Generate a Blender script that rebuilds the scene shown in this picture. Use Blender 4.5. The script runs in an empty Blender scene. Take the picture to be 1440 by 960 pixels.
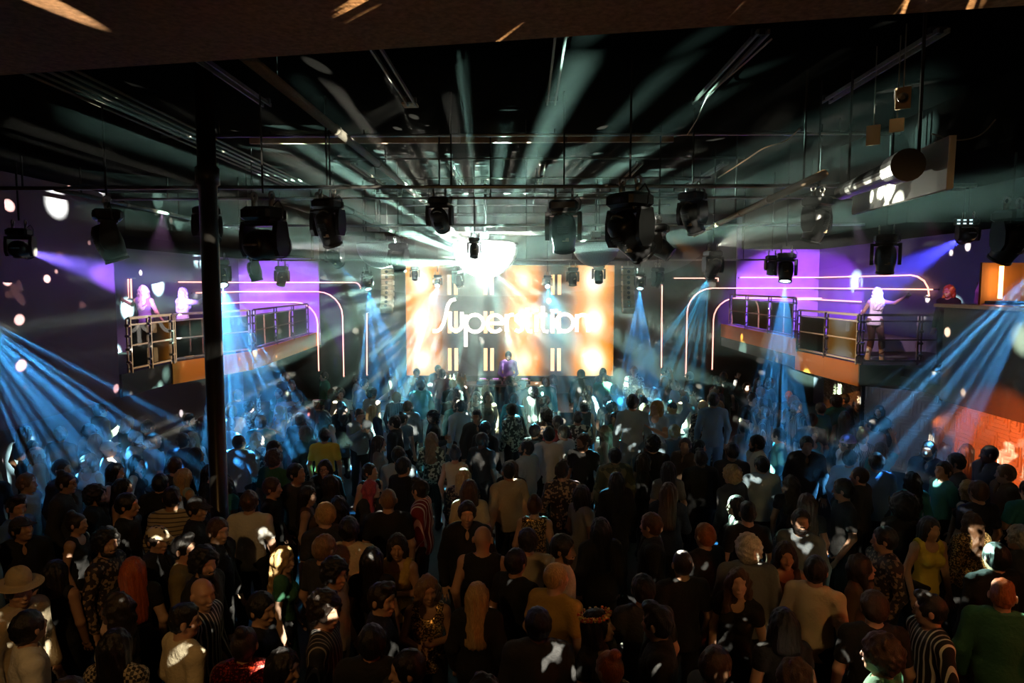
import bpy, bmesh, math, random
import numpy as np
from mathutils import Vector, Matrix, Quaternion

sc = bpy.context.scene
C = sc.collection
R = math.radians
# ---------------------------------------------------------------- camera
CAM_Z = 4.1
FPX = 960.0                                     # focal length in pixels of the 1440 x 960 frame
cam = bpy.data.cameras.new('camera'); camo = bpy.data.objects.new('camera', cam); C.objects.link(camo)
cam.sensor_width = 36.0; cam.lens = 36.0 * FPX / 1440.0; cam.clip_end = 100
camo.location = (0, 0, CAM_Z); camo.rotation_euler = (R(90 - 4.76), 0, R(1.19))
sc.camera = camo
CM = Matrix.Translation(camo.location) @ camo.rotation_euler.to_matrix().to_4x4()
def ray(px, py):
    return (CM.to_3x3() @ Vector(((px - 720) / FPX, -(py - 480) / FPX, -1.0))).normalized()
def P(px, py, d):                               # point at hall depth d (world y)
    r = ray(px, py); return Vector((0, 0, CAM_Z)) + r * (d / r.y)
def PZ(px, py, z):                              # point at height z
    r = ray(px, py); return Vector((0, 0, CAM_Z)) + r * ((z - CAM_Z) / r.z)
def PX(px, d):                                  # x of an eye-level point at depth d
    return P(px, 400, d).x
# ---------------------------------------------------------------- world: dark room
w = bpy.data.worlds.new('world'); sc.world = w; w.use_nodes = True
wn = w.node_tree
wn.nodes['Background'].inputs[0].default_value = (0, 0, 0, 1); wn.nodes['Background'].inputs[1].default_value = 0
# ---------------------------------------------------------------- exposure
sc.view_settings.view_transform = 'Standard'; sc.view_settings.look = 'None'
sc.view_settings.exposure = 0.25; sc.view_settings.gamma = 1.0; sc.view_settings.use_curve_mapping = False
cy = sc.cycles
cy.use_adaptive_sampling = False
cy.max_bounces = 4; cy.diffuse_bounces = 2; cy.glossy_bounces = 3; cy.transparent_max_bounces = 64; cy.volume_bounces = 0
cy.sample_clamp_indirect = 3.0; cy.caustics_reflective = False; cy.caustics_refractive = False

# ---------------------------------------------------------------- lights
def gobo(L, col, scale, r0, r1, seed, lo=0.0, warp=0.0):
    """Slide in front of a lamp: soft round holes, scattered over the directions it shines in."""
    L.use_nodes = True; t = L.node_tree; n = t.nodes; l = t.links
    em = n['Emission']; em.inputs[0].default_value = (*col, 1)
    ge = n.new('ShaderNodeNewGeometry'); mp = n.new('ShaderNodeMapping'); mp.inputs['Location'].default_value = (seed, seed * .7, -seed)
    l.new(ge.outputs['Incoming'], mp.inputs[0])
    v = n.new('ShaderNodeTexVoronoi'); v.inputs['Scale'].default_value = scale; l.new(mp.outputs[0], v.inputs['Vector'])
    if warp:
        no = n.new('ShaderNodeTexNoise'); no.inputs['Scale'].default_value = scale * 2.6; l.new(mp.outputs[0], no.inputs['Vector'])
        ma = n.new('ShaderNodeVectorMath'); ma.operation = 'MULTIPLY_ADD'; ma.inputs[1].default_value = (warp,) * 3; l.new(no.outputs['Color'], ma.inputs[0]); l.new(mp.outputs[0], ma.inputs[2]); l.new(ma.outputs[0], v.inputs['Vector'])
    mr = n.new('ShaderNodeMapRange'); mr.interpolation_type = 'SMOOTHSTEP'
    mr.inputs['From Min'].default_value = r0; mr.inputs['From Max'].default_value = r1
    mr.inputs['To Min'].default_value = lo; mr.inputs['To Max'].default_value = 1.0
    l.new(v.outputs['Distance'], mr.inputs[0])
    # each hole has its own brightness
    sx = n.new('ShaderNodeSeparateColor'); l.new(v.outputs['Color'], sx.inputs[0])
    m2 = n.new('ShaderNodeMapRange'); l.new(sx.outputs[0], m2.inputs[0]); m2.inputs['To Min'].default_value = .15; m2.inputs['To Max'].default_value = 1.5
    mu = n.new('ShaderNodeMath'); mu.operation = 'MULTIPLY'; l.new(mr.outputs[0], mu.inputs[0]); l.new(m2.outputs[0], mu.inputs[1])
    l.new(mu.outputs[0], em.inputs[1])
def lamp(ty, loc, aim, energy, color=(1, 1, 1), size=40, blend=.3, soft=0.0):
    L = bpy.data.lights.new('lamp_light', ty); L.energy = energy; L.color = color; L.shadow_soft_size = soft
    if ty == 'SPOT': L.spot_size = R(size); L.spot_blend = blend
    o = bpy.data.objects.new('lamp_light', L); C.objects.link(o); o.location = loc
    if aim is not None: o.rotation_euler = (Vector(aim) - Vector(loc)).to_track_quat('-Z', 'Y').to_euler()
    return L
BALL = P(682, 344, 16.0)
# added point lamps before the mirror ball imitate its thrown-back rays and spots
L = lamp('POINT', BALL + Vector((0, -.5, -.86)), None, 52000); gobo(L, (1.0, 0.93, .74), 12.5, .15, .10, 0.0)
L = lamp('POINT', BALL + Vector((0, -.80, -.42)), None, 66000); gobo(L, (.56, 1.0, .82), 6.4, .23, .12, 1.7)
# gobo lamp under the soffit, behind the frame: bright patches on the nearer heads and shoulders
L = lamp('SPOT', (1.6, 2.0, 5.7), (.3, 7.0, 1.6), 9500, (1, 1, 1), 125, .3); gobo(L, (1.0, .92, .72), 11.0, .22, .10, 2.4, 0.0, .14)
L = lamp('SPOT', (-.2, -1.2, 4.3), (0, 4.0, 5.9), 60, (1.0, .55, .2), 60, .8, .1)  # added unseen uplight for the soffit, standing in for the screen's bounce
# warm house lamps over the camera balcony (behind the frame)
for x, e in ((-2.6, 115), (2.8, 115)):
    lamp('SPOT', (x, 1.2, 5.3), (x * 1.1, 6.4, 1.2), e, (1.0, .52, .16), 75, .9, .08)
lamp('SPOT', (7.0, 3.2, 3.2), (-1.0, 6.2, 1.4), 110, (1.0, .13, .03), 62, .9, .06)
# purple and blue washes over the two dancer balconies
lamp('SPOT', P(1175, 336, 17.5), P(1115, 452, 23.6), 5200, (.36, .08, 1.0), 48, .35, .05)
lamp('SPOT', P(330, 352, 17.5), P(395, 450, 23.6), 4200, (.36, .08, 1.0), 44, .35, .05)

# ---------------------------------------------------------------- materials
MATS = {}
def mat(name, col=(.5, .5, .5), rough=.6, metal=0.0, emit=None, es=1.0, bump=0.0, bscale=40.0, var=0.0, spec=.5, sample=True):
    if name in MATS: return MATS[name]
    m = bpy.data.materials.new(name); m.use_nodes = True; MATS[name] = m
    n = m.node_tree.nodes; l = m.node_tree.links; b = n['Principled BSDF']
    b.inputs['Base Color'].default_value = (*col, 1); b.inputs['Roughness'].default_value = rough; b.inputs['Metallic'].default_value = metal
    b.inputs['Specular IOR Level'].default_value = spec
    if emit:
        b.inputs['Emission Color'].default_value = (*emit, 1); b.inputs['Emission Strength'].default_value = es
        if not sample: m.cycles.emission_sampling = 'NONE'
    if bump or var:
        stretch = name.startswith('hair_')
        tc = n.new('ShaderNodeTexCoord'); no = n.new('ShaderNodeTexNoise'); no.inputs['Scale'].default_value = bscale; no.inputs['Detail'].default_value = 3
        if stretch:
            mp = n.new('ShaderNodeMapping'); mp.inputs['Scale'].default_value = (1, 1, .12); l.new(tc.outputs['Object'], mp.inputs[0]); l.new(mp.outputs[0], no.inputs['Vector'])
        else: l.new(tc.outputs['Object'], no.inputs['Vector'])
        if bump:
            bp = n.new('ShaderNodeBump'); bp.inputs['Strength'].default_value = bump; bp.inputs['Distance'].default_value = .02
            l.new(no.outputs['Fac'], bp.inputs['Height']); l.new(bp.outputs[0], b.inputs['Normal'])
        if var:
            r = n.new('ShaderNodeValToRGB'); r.color_ramp.elements[0].position = .3; r.color_ramp.elements[1].position = .7
            r.color_ramp.elements[0].color = (*[c * (1 - var) for c in col], 1); r.color_ramp.elements[1].color = (*[min(1, c * (1 + var)) for c in col], 1)
            l.new(no.outputs['Fac'], r.inputs[0]); l.new(r.outputs[0], b.inputs['Base Color'])
    return m
def banded(name, c1, c2, scale, axis='X', duty=.5, rough=.7):
    if name in MATS: return MATS[name]
    m = mat(name, c1, rough); n = m.node_tree.nodes; l = m.node_tree.links; b = n['Principled BSDF']
    tc = n.new('ShaderNodeTexCoord'); wv = n.new('ShaderNodeTexWave'); wv.bands_direction = axis; wv.inputs['Scale'].default_value = scale; wv.inputs['Distortion'].default_value = .6; wv.inputs['Detail Scale'].default_value = .6
    l.new(tc.outputs['Object'], wv.inputs['Vector'])
    r = n.new('ShaderNodeValToRGB'); r.color_ramp.interpolation = 'CONSTANT'; r.color_ramp.elements[0].color = (*c1, 1); r.color_ramp.elements[1].position = duty; r.color_ramp.elements[1].color = (*c2, 1)
    l.new(wv.outputs['Fac'], r.inputs[0]); l.new(r.outputs[0], b.inputs['Base Color']); return m
def spotted(name, c1, c2, scale, thr, rough=.6, metal=0.0, checker=False):
    if name in MATS: return MATS[name]
    m = mat(name, c1, rough, metal); n = m.node_tree.nodes; l = m.node_tree.links; b = n['Principled BSDF']
    tc = n.new('ShaderNodeTexCoord')
    if checker:
        k = n.new('ShaderNodeTexChecker'); k.inputs['Scale'].default_value = scale; k.inputs[1].default_value = (*c1, 1); k.inputs[2].default_value = (*c2, 1)
        l.new(tc.outputs['Object'], k.inputs[0]); l.new(k.outputs[0], b.inputs['Base Color'])
    else:
        v = n.new('ShaderNodeTexVoronoi'); v.inputs['Scale'].default_value = scale; l.new(tc.outputs['Object'], v.inputs[0])
        s = n.new('ShaderNodeSeparateColor'); l.new(v.outputs['Color'], s.inputs[0])
        r = n.new('ShaderNodeValToRGB'); r.color_ramp.interpolation = 'CONSTANT'; r.color_ramp.elements[0].color = (*c1, 1); r.color_ramp.elements[1].position = thr; r.color_ramp.elements[1].color = (*c2, 1)
        l.new(s.outputs[0], r.inputs[0]); l.new(r.outputs[0], b.inputs['Base Color'])
        if metal:
            bp = n.new('ShaderNodeBump'); bp.inputs['Strength'].default_value = .8; bp.inputs['Distance'].default_value = .02; l.new(s.outputs[1], bp.inputs['Height']); l.new(bp.outputs[0], b.inputs['Normal'])
    return m
M_BLACK = mat('matt_black_paint', (.012, .012, .012), .7, bump=.1)
M_WALL = mat('dark_wall_paint', (.030, .024, .024), .85, bump=.3, bscale=90, var=.3)
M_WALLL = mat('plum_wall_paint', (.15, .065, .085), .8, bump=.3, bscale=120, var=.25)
M_CEIL = mat('black_ceiling_paint', (.004, .0042, .0042), .95, var=.3, spec=0.0)
M_SOFF = mat('brown_soffit_board', (.40, .19, .075), .75, bump=.15, bscale=25, var=.3, spec=.1)
M_FLOOR = mat('dark_floor', (.02, .02, .022), .4, var=.3)
M_PLAST = mat('black_plastic', (.010, .010, .011), .32, bump=.05)
M_PLAST2 = mat('charcoal_plastic', (.028, .028, .03), .4)
M_STEEL = mat('bare_steel', (.42, .41, .38), .38, 1.0, bump=.05)
M_ROD = mat('black_rod', (.01, .01, .01), .6, spec=.2)
M_GREYP = mat('grey_painted_pipe', (.22, .21, .18), .55, .2, var=.2)
M_WOOD = mat('tan_timber', (.42, .27, .14), .6, var=.25, bscale=9)
M_CHROME = mat('brushed_chrome', (.7, .66, .62), .22, 1.0)
M_COPPER = mat('copper_panel', (1.0, .40, .06), .38, .85, bump=.06, bscale=3)
M_TANLBL = mat('tan_label', (.62, .46, .28), .6)
M_WHITE = mat('white_enamel', (.8, .8, .76), .5)
M_NEON = mat('pink_neon_tube', (.9, .5, .35), .5, emit=(1.0, .42, .32), es=2.2, sample=False)
M_LENSOFF = mat('dark_lens', (.02, .025, .03), .08, .0, spec=1.0)
def M_LENS(nm, c, s): return mat('lit_lens_' + nm, (.2, .2, .2), .2, emit=c, es=s, sample=False)

# ---------------------------------------------------------------- mesh helpers
class MB:
    def __init__(s): s.v = []; s.f = []
    def add(s, vs, fs, M=None):
        o = len(s.v)
        s.v += [tuple(M @ Vector(v)) if M is not None else tuple(v) for v in vs]
        s.f += [tuple(i + o for i in f) for f in fs]; return s
    def box(s, c, d, M=None, ch=0.0):
        x, y, z = c; a, b, e = d[0] / 2, d[1] / 2, d[2] / 2
        if ch <= 0:
            vs = [(x + i * a, y + j * b, z + k * e) for k in (-1, 1) for j in (-1, 1) for i in (-1, 1)]
            return s.add(vs, [(0, 2, 3, 1), (4, 5, 7, 6), (0, 1, 5, 4), (2, 6, 7, 3), (0, 4, 6, 2), (1, 3, 7, 5)], M)
        def ring(zz, q):
            A, B = a - q, b - q
            return [(x + A - ch, y - B, zz), (x + A, y - B + ch, zz), (x + A, y + B - ch, zz), (x + A - ch, y + B, zz), (x - A + ch, y + B, zz), (x - A, y + B - ch, zz), (x - A, y - B + ch, zz), (x - A + ch, y - B, zz)]
        vs = ring(z - e, ch) + ring(z - e + ch, 0) + ring(z + e - ch, 0) + ring(z + e, ch)
        fs = [tuple(range(7, -1, -1)), tuple(range(24, 32))]
        for k in range(3):
            for i in range(8): fs.append((k * 8 + i, k * 8 + (i + 1) % 8, k * 8 + 8 + (i + 1) % 8, k * 8 + 8 + i))
        return s.add(vs, fs, M)
    def bar(s, p0, p1, wd, hg, up=(0, 0, 1)):
        p0 = Vector(p0); p1 = Vector(p1); d = (p1 - p0); L = d.length; d.normalize()
        u = Vector(up)
        if abs(d.dot(u)) > .99: u = Vector((0, 1, 0))
        x = d.cross(u).normalized(); z = x.cross(d)
        M = Matrix((x, d, z)).transposed().to_4x4(); M.translation = (p0 + p1) / 2
        return s.box((0, 0, 0), (wd, L, hg), M)
    def tube(s, pts, r, n=8, caps=True, M=None):
        pts = [Vector(p) for p in pts]; rr = r if isinstance(r, (list, tuple)) else [r] * len(pts)
        vs = []; fs = []; pu = None
        for i, p in enumerate(pts):
            t = (pts[min(i + 1, len(pts) - 1)] - pts[max(i - 1, 0)]).normalized()
            if pu is None:
                pu = Vector((0, 0, 1)) if abs(t.z) < .9 else Vector((1, 0, 0))
            x = t.cross(pu).normalized(); pu = x.cross(t).normalized()
            for k in range(n):
                a = 2 * math.pi * k / n; vs.append(p + (x * math.cos(a) + pu * math.sin(a)) * rr[i])
        for i in range(len(pts) - 1):
            for k in range(n): fs.append((i * n + k, i * n + (k + 1) % n, (i + 1) * n + (k + 1) % n, (i + 1) * n + k))
        if caps: fs.append(tuple(range(n - 1, -1, -1))); fs.append(tuple(range((len(pts) - 1) * n, len(pts) * n)))
        return s.add(vs, fs, M)
    def lathe(s, prof, n=16, M=None):           # profile of (radius, z)
        vs = []; fs = []
        for r, z in prof:
            for k in range(n): a = 2 * math.pi * k / n; vs.append((r * math.cos(a), r * math.sin(a), z))
        for i in range(len(prof) - 1):
            for k in range(n): fs.append((i * n + k, i * n + (k + 1) % n, (i + 1) * n + (k + 1) % n, (i + 1) * n + k))
        fs.append(tuple(range(n - 1, -1, -1))); fs.append(tuple(range((len(prof) - 1) * n, len(prof) * n)))
        return s.add(vs, fs, M)
    def prism(s, poly, z0, z1, M=None):
        n = len(poly); vs = [(x, y, z0) for x, y in poly] + [(x, y, z1) for x, y in poly]
        fs = [tuple(range(n - 1, -1, -1)), tuple(range(n, 2 * n))] + [(i, (i + 1) % n, n + (i + 1) % n, n + i) for i in range(n)]
        return s.add(vs, fs, M)
    def mesh(s, name, m=None, smooth=False):
        me = bpy.data.meshes.new(name); me.from_pydata(s.v, [], s.f); me.update()
        if m: me.materials.append(m)
        if smooth:
            me.shade_smooth() if hasattr(me, 'shade_smooth') else None
        return me
    def build(s, name, m, parent=None, smooth=False, loc=None):
        o = link(name, s.mesh(name, m, smooth), parent)
        if loc is not None: o.location = loc
        return o
def link(name, me, parent=None, m=None):
    o = bpy.data.objects.new(name, me); C.objects.link(o)
    if parent is not None: o.parent = parent
    if m is not None:
        o.material_slots[0].link = 'OBJECT'; o.material_slots[0].material = m
    return o
def tag(o, label=None, cat=None, group=None, kind=None):
    if label: o['label'] = label
    if cat: o['category'] = cat
    if group: o['group'] = group
    if kind: o['kind'] = kind
    return o
def empty(name, loc=(0, 0, 0), rz=0.0):
    o = bpy.data.objects.new(name, None); C.objects.link(o); o.location = loc; o.rotation_euler = (0, 0, rz); o.empty_display_size = .1; return o
def struct(name, mb, m, label=None):
    o = mb.build(name, m); tag(o, label, None, None, 'structure'); return o
# ================================================================ the setting
HB = 2.43                                       # balcony floor height
struct('floor', MB().box((0, 11, -.1), (20.6, 26.6, .2)), M_FLOOR, 'dark club floor hidden under the crowd')
struct('ceiling', MB().box((0, 11, 6.6), (20.6, 26.6, .2)), M_CEIL, 'black painted ceiling high over the hall')
struct('wall_back', MB().box((0, 23.9, 3.25), (20.6, .3, 6.5)), mat('back_wall_paint', (.020, .021, .020), .8, bump=.1, var=.2), 'dark rear wall behind the LED screen')
struct('wall_front', MB().box((0, -2.15, 3.25), (20.6, .3, 6.5)), M_WALL, 'dark wall behind the camera balcony')
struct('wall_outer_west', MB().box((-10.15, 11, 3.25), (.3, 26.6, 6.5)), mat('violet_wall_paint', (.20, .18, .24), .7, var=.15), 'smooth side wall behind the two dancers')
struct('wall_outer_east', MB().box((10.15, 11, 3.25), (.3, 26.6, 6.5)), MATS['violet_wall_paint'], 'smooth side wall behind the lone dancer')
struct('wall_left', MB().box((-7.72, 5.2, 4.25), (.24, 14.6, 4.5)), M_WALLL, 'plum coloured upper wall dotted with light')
struct('wall_right', MB().box((7.67, 5.2, 2.85), (.24, 14.6, 1.7)), mat('brown_textured_wall', (.10, .065, .05), .8, bump=.5, bscale=160, var=.3), 'dark textured parapet wall under the lounge ledge')
struct('trim_1', MB().box((7.62, 5.2, 3.73), (.46, 14.7, .06)), mat('glossy_ledge', (.6, .3, .16), .25, var=.1), 'glossy ledge along the lounge parapet')
o = MB().box((-8.9, 5.2, 2.1), (2.2, 14.6, .2)); o.box((8.9, 6.08, 2.1), (2.2, 16.4, .2)); struct('trim_2', o, M_BLACK, 'dark underside of the side lounges')
ye = lambda x: 5.2 - .17 * x
struct('trim_3', MB().prism([(-7.6, -2), (7.6, -2), (7.6, ye(7.6)), (-7.6, ye(-7.6))], 5.9, 6.5), M_SOFF, 'brown board soffit overhanging the balcony')
struct('trim_4', MB().box((-6.55, 8.5, 6.12), (2.1, 7.6, .76)), M_CEIL, 'dropped black ceiling box along the plum wall')
struct('trim_5', MB().box((6.55, 8.5, 6.12), (2.1, 7.6, .76)), M_CEIL, 'dropped black ceiling box above the lounge')
struct('wall_back_west', MB().box((-8.6, 23.70, 4.2), (2.8, .10, 4.4)), mat('lit_zone_wall_paint', (.42, .40, .46), .6, var=.12, bscale=3), 'wash-lit part of rear wall, painted paler, behind the neon arches near the column')  # rear wall painted paler where the violet wash falls
struct('wall_back_east', MB().box((8.6, 23.70, 4.2), (2.8, .10, 4.4)), MATS['lit_zone_wall_paint'], 'wash-lit part of rear wall, painted paler, behind the neon lines near the lone dancer')  # same paler paint for the wash-lit zone on this side
struct('trim_6', MB().box((-8.7, 18.1, 5.75), (2.7, 11.2, 1.5)), M_CEIL, 'added black box keeping the wall dark above the balcony of the two dancers')  # added black mass, keeps the violet wash off the upper wall
struct('trim_7', MB().box((8.7, 18.6, 5.9), (2.7, 10.2, 1.2)), M_CEIL, 'added black box keeping the wall dark above the balcony of the lone dancer')  # second added box, darkens the wall above the wash
struct('floor_lounge', MB().box((8.9, 13.35, 2.32), (2.15, 1.7, .24)), M_BLACK, 'dark lounge step behind the ledge')
# balconies
LP = [(-7.55, 12.5), (-7.55, 14.3), (-6.85, 16.8), (-7.3, 23.7)]
RP = [(6.96, 14.3), (6.78, 17.2), (6.75, 23.7)]
struct('floor_balcony_west', MB().prism(LP + [(-10, 23.7), (-10, 12.5)], 2.0, HB), M_BLACK, 'dark balcony slab carrying the two dancers')
struct('floor_balcony_east', MB().prism([(10, 14.3)] + [(10, 23.7)] + RP[::-1], 2.0, HB), M_BLACK, 'dark balcony slab carrying the lone dancer')
struct('floor_step_east', MB().prism([(6.80, 17.2), (10, 17.2), (10, 23.7), (6.77, 23.7)], HB, HB + .3), mat('step_top', (.25, .22, .26), .6), 'raised rear step of the balcony')
fl = empty('fascia_west', (0, 0, 0)); tag(fl, 'orange copper fascia under the balcony railing behind the black column', 'fascia', kind='thing')
fr = empty('fascia_east', (0, 0, 0)); tag(fr, 'orange copper fascia above the maze patterned wall', 'fascia', kind='thing')
fl.name = 'balcony_fascia'; fr.name = 'balcony_fascia'
def fascia(root, a, b, z0, z1, n):
    a = Vector(a); b = Vector(b)
    for i in range(n):
        p = a.lerp(b, i / n); q = a.lerp(b, (i + 1) / n); q = q.lerp(p, .006 / (q - p).length)
        MB().bar((p.x, p.y, (z0 + z1) / 2), (q.x, q.y, (z0 + z1) / 2), .05, z1 - z0).build('panel', M_COPPER, root)
fascia(fl, LP[1], LP[2], 1.98, HB + .02, 2); fascia(fl, LP[2], LP[3], 1.98, HB + .02, 4)
fascia(fr, RP[0], RP[1], 1.98, HB + .02, 2); fascia(fr, RP[1], RP[2], HB - .12, HB + .32, 4)

# glass in the railings: clear, mirrors the screen at a slant
m = bpy.data.materials.new('railing_glass'); m.use_nodes = True; n = m.node_tree.nodes; l = m.node_tree.links
n.remove(n['Principled BSDF']); tr = n.new('ShaderNodeBsdfTransparent'); gl = n.new('ShaderNodeBsdfGlossy'); gl.inputs['Roughness'].default_value = .015; mx = n.new('ShaderNodeMixShader'); fz = n.new('ShaderNodeFresnel'); fz.inputs[0].default_value = 1.75
l.new(fz.outputs[0], mx.inputs[0]); l.new(tr.outputs[0], mx.inputs[1]); l.new(gl.outputs[0], mx.inputs[2]); l.new(mx.outputs[0], n['Material Output'].inputs['Surface']); M_GLASS = m

def railing(segs, label, glass=True, h=1.04, m=M_CHROME):
    """segs: list of runs; a run is a list of (x, y, z) post feet."""
    r = empty('railing', segs[0][0]); tag(r, label, 'railing'); o0 = Vector(segs[0][0])
    for run in segs:
        run = [Vector(p) - o0 for p in run]
        for p in run:
            for dx in (-.035, .035): po = MB().bar(p + Vector((dx, 0, 0)), p + Vector((dx, 0, h)), .03, .03).build('post', m, r)
            for z in (.2, .45, .7, .9): MB().box(tuple(p + Vector((0, -.04, z))), (.1, .05, .05), ch=.01).build('glass_clamp', m, po)
        for nm, z, t in (('top_rail', h, .05), ('upper_rail', h - .13, .03), ('middle_rail', .52, .03), ('bottom_rail', .08, .035)):
            b = MB()
            for p, q in zip(run, run[1:]): b.bar(p + Vector((0, 0, z)), q + Vector((0, 0, z)), t, t)
            b.build(nm, m, r)
        if glass:
            for p, q in zip(run, run[1:]):
                a = p.lerp(q, .06); b = p.lerp(q, .94)
                MB().bar(a + Vector((0, 0, .50)), b + Vector((0, 0, .50)), .012, .78).build('pane', M_GLASS, r)
    return r
lp = lambda a, b, t, z: (a[0] + (b[0] - a[0]) * t, a[1] + (b[1] - a[1]) * t, z)
railing([[(-7.5, 12.7, HB), (-7.5, 13.4, HB), (-7.5, 14.25, HB)], [lp(LP[1], LP[2], .03, HB), lp(LP[1], LP[2], .5, HB), lp(LP[1], LP[2], .98, HB)], [lp(LP[2], LP[3], t, HB) for t in (.04, .3, .55, .8)]], 'chrome and glass railing in front of the two dancers')
railing([[(9.4, 14.36, HB), (8.2, 14.36, HB), (7.0, 14.36, HB)], [lp(RP[0], RP[1], t, HB) for t in (.03, .5, .97)], [lp(RP[1], RP[2], t, HB + .3) for t in (.03, .3, .6, .85)]], 'chrome and glass railing in front of the lone dancer')
# mezzanine handrail link between the two levels
a = lp(RP[0], RP[1], .97, HB + 1.04); b = lp(RP[1], RP[2], .03, HB + 1.34)
# maze-pattern wall cladding: square tiles with nested raised angles
def maze_mesh(s, m):
    b = MB(); b.box((s / 2, .01, s / 2), (s * .995, .02, s * .995))
    k = 4; wv = s / k
    for i in range(k):
        o_ = (i + .5) * wv; t = wv * .46
        b.box(((o_ + s) / 2, -.012, o_), (s - o_ + t * .2, .025, t)); b.box((o_, -.012, (o_ + s) / 2), (t, .025, s - o_ + t * .2))
    return b.mesh('tile', m)
def maze_wall(label, p0, p1, z0, z1, s, face, raised, seed):
    p0 = Vector((*p0, 0)); p1 = Vector((*p1, 0)); d = (p1 - p0); Lg = d.length; d.normalize()
    r = empty('patterned_wall', (p0.x, p0.y, z0), math.atan2(d.y, d.x)); tag(r, label, 'wall', kind='structure')
    MB().box((Lg / 2, .08, (z1 - z0) / 2), (Lg, .12, z1 - z0)).build('backing', face, r)
    me = maze_mesh(s, raised); rnd = random.Random(seed)
    for i in range(int(Lg / s)):
        for j in range(int((z1 - z0) / s)):
            o = link('tile', me, r); k = rnd.choice((0, 1, 2, 3)) if (i + j) % 3 else (i * 2 + j) % 4
            o.location = ((i + (1 if k in (1, 2) else 0)) * s, 0, (j + (1 if k in (2, 3) else 0)) * s); o.rotation_euler = (0, -k * math.pi / 2, 0)
M_TILEG = mat('grey_maze_tile', (.42, .40, .42), .5); M_TILEO = mat('red_maze_tile', (.62, .40, .30), .5); M_TILED = mat('brown_maze_tile', (.22, .15, .10), .6)
maze_wall('grey wall of maze patterned tiles beneath the lounge corner', (7.07, 14.25), (8.45, 13.0), .3, 1.99, .281, M_BLACK, M_TILEG, 1)
maze_wall('red lit wall of maze patterned tiles beneath the ledge', (7.75, 12.3), (7.75, 9.4), .3, 1.99, .281, M_BLACK, M_TILEO, 2)
maze_wall('dim brown maze patterned wall under the copper fascia', (8.3, 19.0), (7.1, 14.5), .4, 1.95, .30, M_BLACK, M_TILED, 3)
lamp('SPOT', (5.9, 9.9, 2.15), (7.75, 10.9, 1.45), 260, (1.0, .20, .03), 62, .5, .03)
lamp('SPOT', (2.6, 12.6, 5.0), (6.85, 15.6, 2.2), 900, (1.0, .40, .10), 24, .5, .03)  # added unseen spot, brightens the east copper fascia
lamp('SPOT', (-3.6, 12.6, 5.0), (-7.1, 15.4, 2.2), 900, (1.0, .40, .10), 24, .5, .03)  # added unseen spot lifting the orange of the west fascia
lamp('SPOT', (4.2, 11.6, 5.1), (7.9, 13.6, 1.5), 110, (.85, .8, 1.0), 28, .6, .05)
# black column by the dance floor
pc = P(303, 560, 7.7)
o = MB().lathe([(.16, 0), (.16, .12), (.1, .14), (.1, 5.2), (.13, 5.22), (.13, 5.4), (.1, 5.42), (.1, 6.5)], 20).build('column_round', mat('black_gloss_column', (.012, .011, .010), .28, .0), None, True, (pc.x, pc.y, 0))
tag(o, 'slim black round column standing in the crowd', 'column', kind='structure')

# ================================================================ LED screen and stage
SD = 22.6
sl, sr = P(570, 373, SD), P(864, 373, SD); sb = P(717, 528, SD)
SW = sr.x - sl.x; SH = sl.z - sb.z; SX = sl.x; SZ = sb.z
m = bpy.data.materials.new('led_picture'); m.use_nodes = True; n = m.node_tree.nodes; l = m.node_tree.links
bs = n['Principled BSDF']; bs.inputs['Base Color'].default_value = (.02, .02, .02, 1); bs.inputs['Roughness'].default_value = .4
tc = n.new('ShaderNodeTexCoord'); sp = n.new('ShaderNodeSeparateXYZ'); l.new(tc.outputs['Object'], sp.inputs[0])
def mth(op, a, b=None, c=None):
    k = n.new('ShaderNodeMath'); k.operation = op
    for i, q in enumerate((a, b, c)):
        if q is None: continue
        if isinstance(q, (int, float)): k.inputs[i].default_value = q
        else: l.new(q, k.inputs[i])
    return k.outputs[0]
U = mth('DIVIDE', sp.outputs['X'], SW); V = mth('DIVIDE', sp.outputs['Z'], SH)
tot = None
for cu, wd, amp in ((.075, .095, 1.0), (.568, .090, .88), (.905, .10, 1.05)):
    e = mth('DIVIDE', mth('SUBTRACT', U, cu), wd); g = mth('MULTIPLY', mth('POWER', 2.718, mth('MULTIPLY', mth('MULTIPLY', e, e), -1.0)), amp)
    tot = g if tot is None else mth('ADD', tot, g)
wav = mth('MULTIPLY_ADD', mth('COSINE', mth('MULTIPLY', mth('SUBTRACT', V, .14), 2 * math.pi / .362)), .13, .87)
val = mth('MULTIPLY', tot, wav)
row = mth('MULTIPLY_ADD', mth('SINE', mth('MULTIPLY', sp.outputs['Z'], 2 * math.pi / .05)), .04, .96)
cr = n.new('ShaderNodeValToRGB'); el = cr.color_ramp.elements
el[0].position = 0; el[0].color = (.004, .004, .003, 1); el[1].position = 1.0; el[1].color = (1.0, .93, .82, 1)
for p_, c_ in ((.08, (.012, .008, .003, 1)), (.25, (.30, .10, .006, 1)), (.46, (.95, .31, .015, 1)), (.66, (1.0, .46, .07, 1)), (.80, (1.0, .70, .34, 1))):
    q = el.new(p_); q.color = c_
l.new(val, cr.inputs[0]); l.new(cr.outputs[0], bs.inputs['Emission Color'])
l.new(mth('MULTIPLY', row, mth('MULTIPLY_ADD', mth('POWER', val, 3.0), .75, .80)), bs.inputs['Emission Strength'])
m.cycles.emission_sampling = 'NONE'
scr = empty('led_screen', (SX, SD, SZ)); tag(scr, 'wide glowing LED screen with orange light columns and white lettering', 'screen')
MB().box((SW / 2, .06, SH / 2), (SW, .12, SH)).build('display', m, scr)
for sx0 in (.3, SW / 2, SW - .3): MB().box((sx0, .16, (.4 - SZ) / 2 - .02), (.1, .1, SZ - .4)).build('support_post', M_BLACK, scr)
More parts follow.
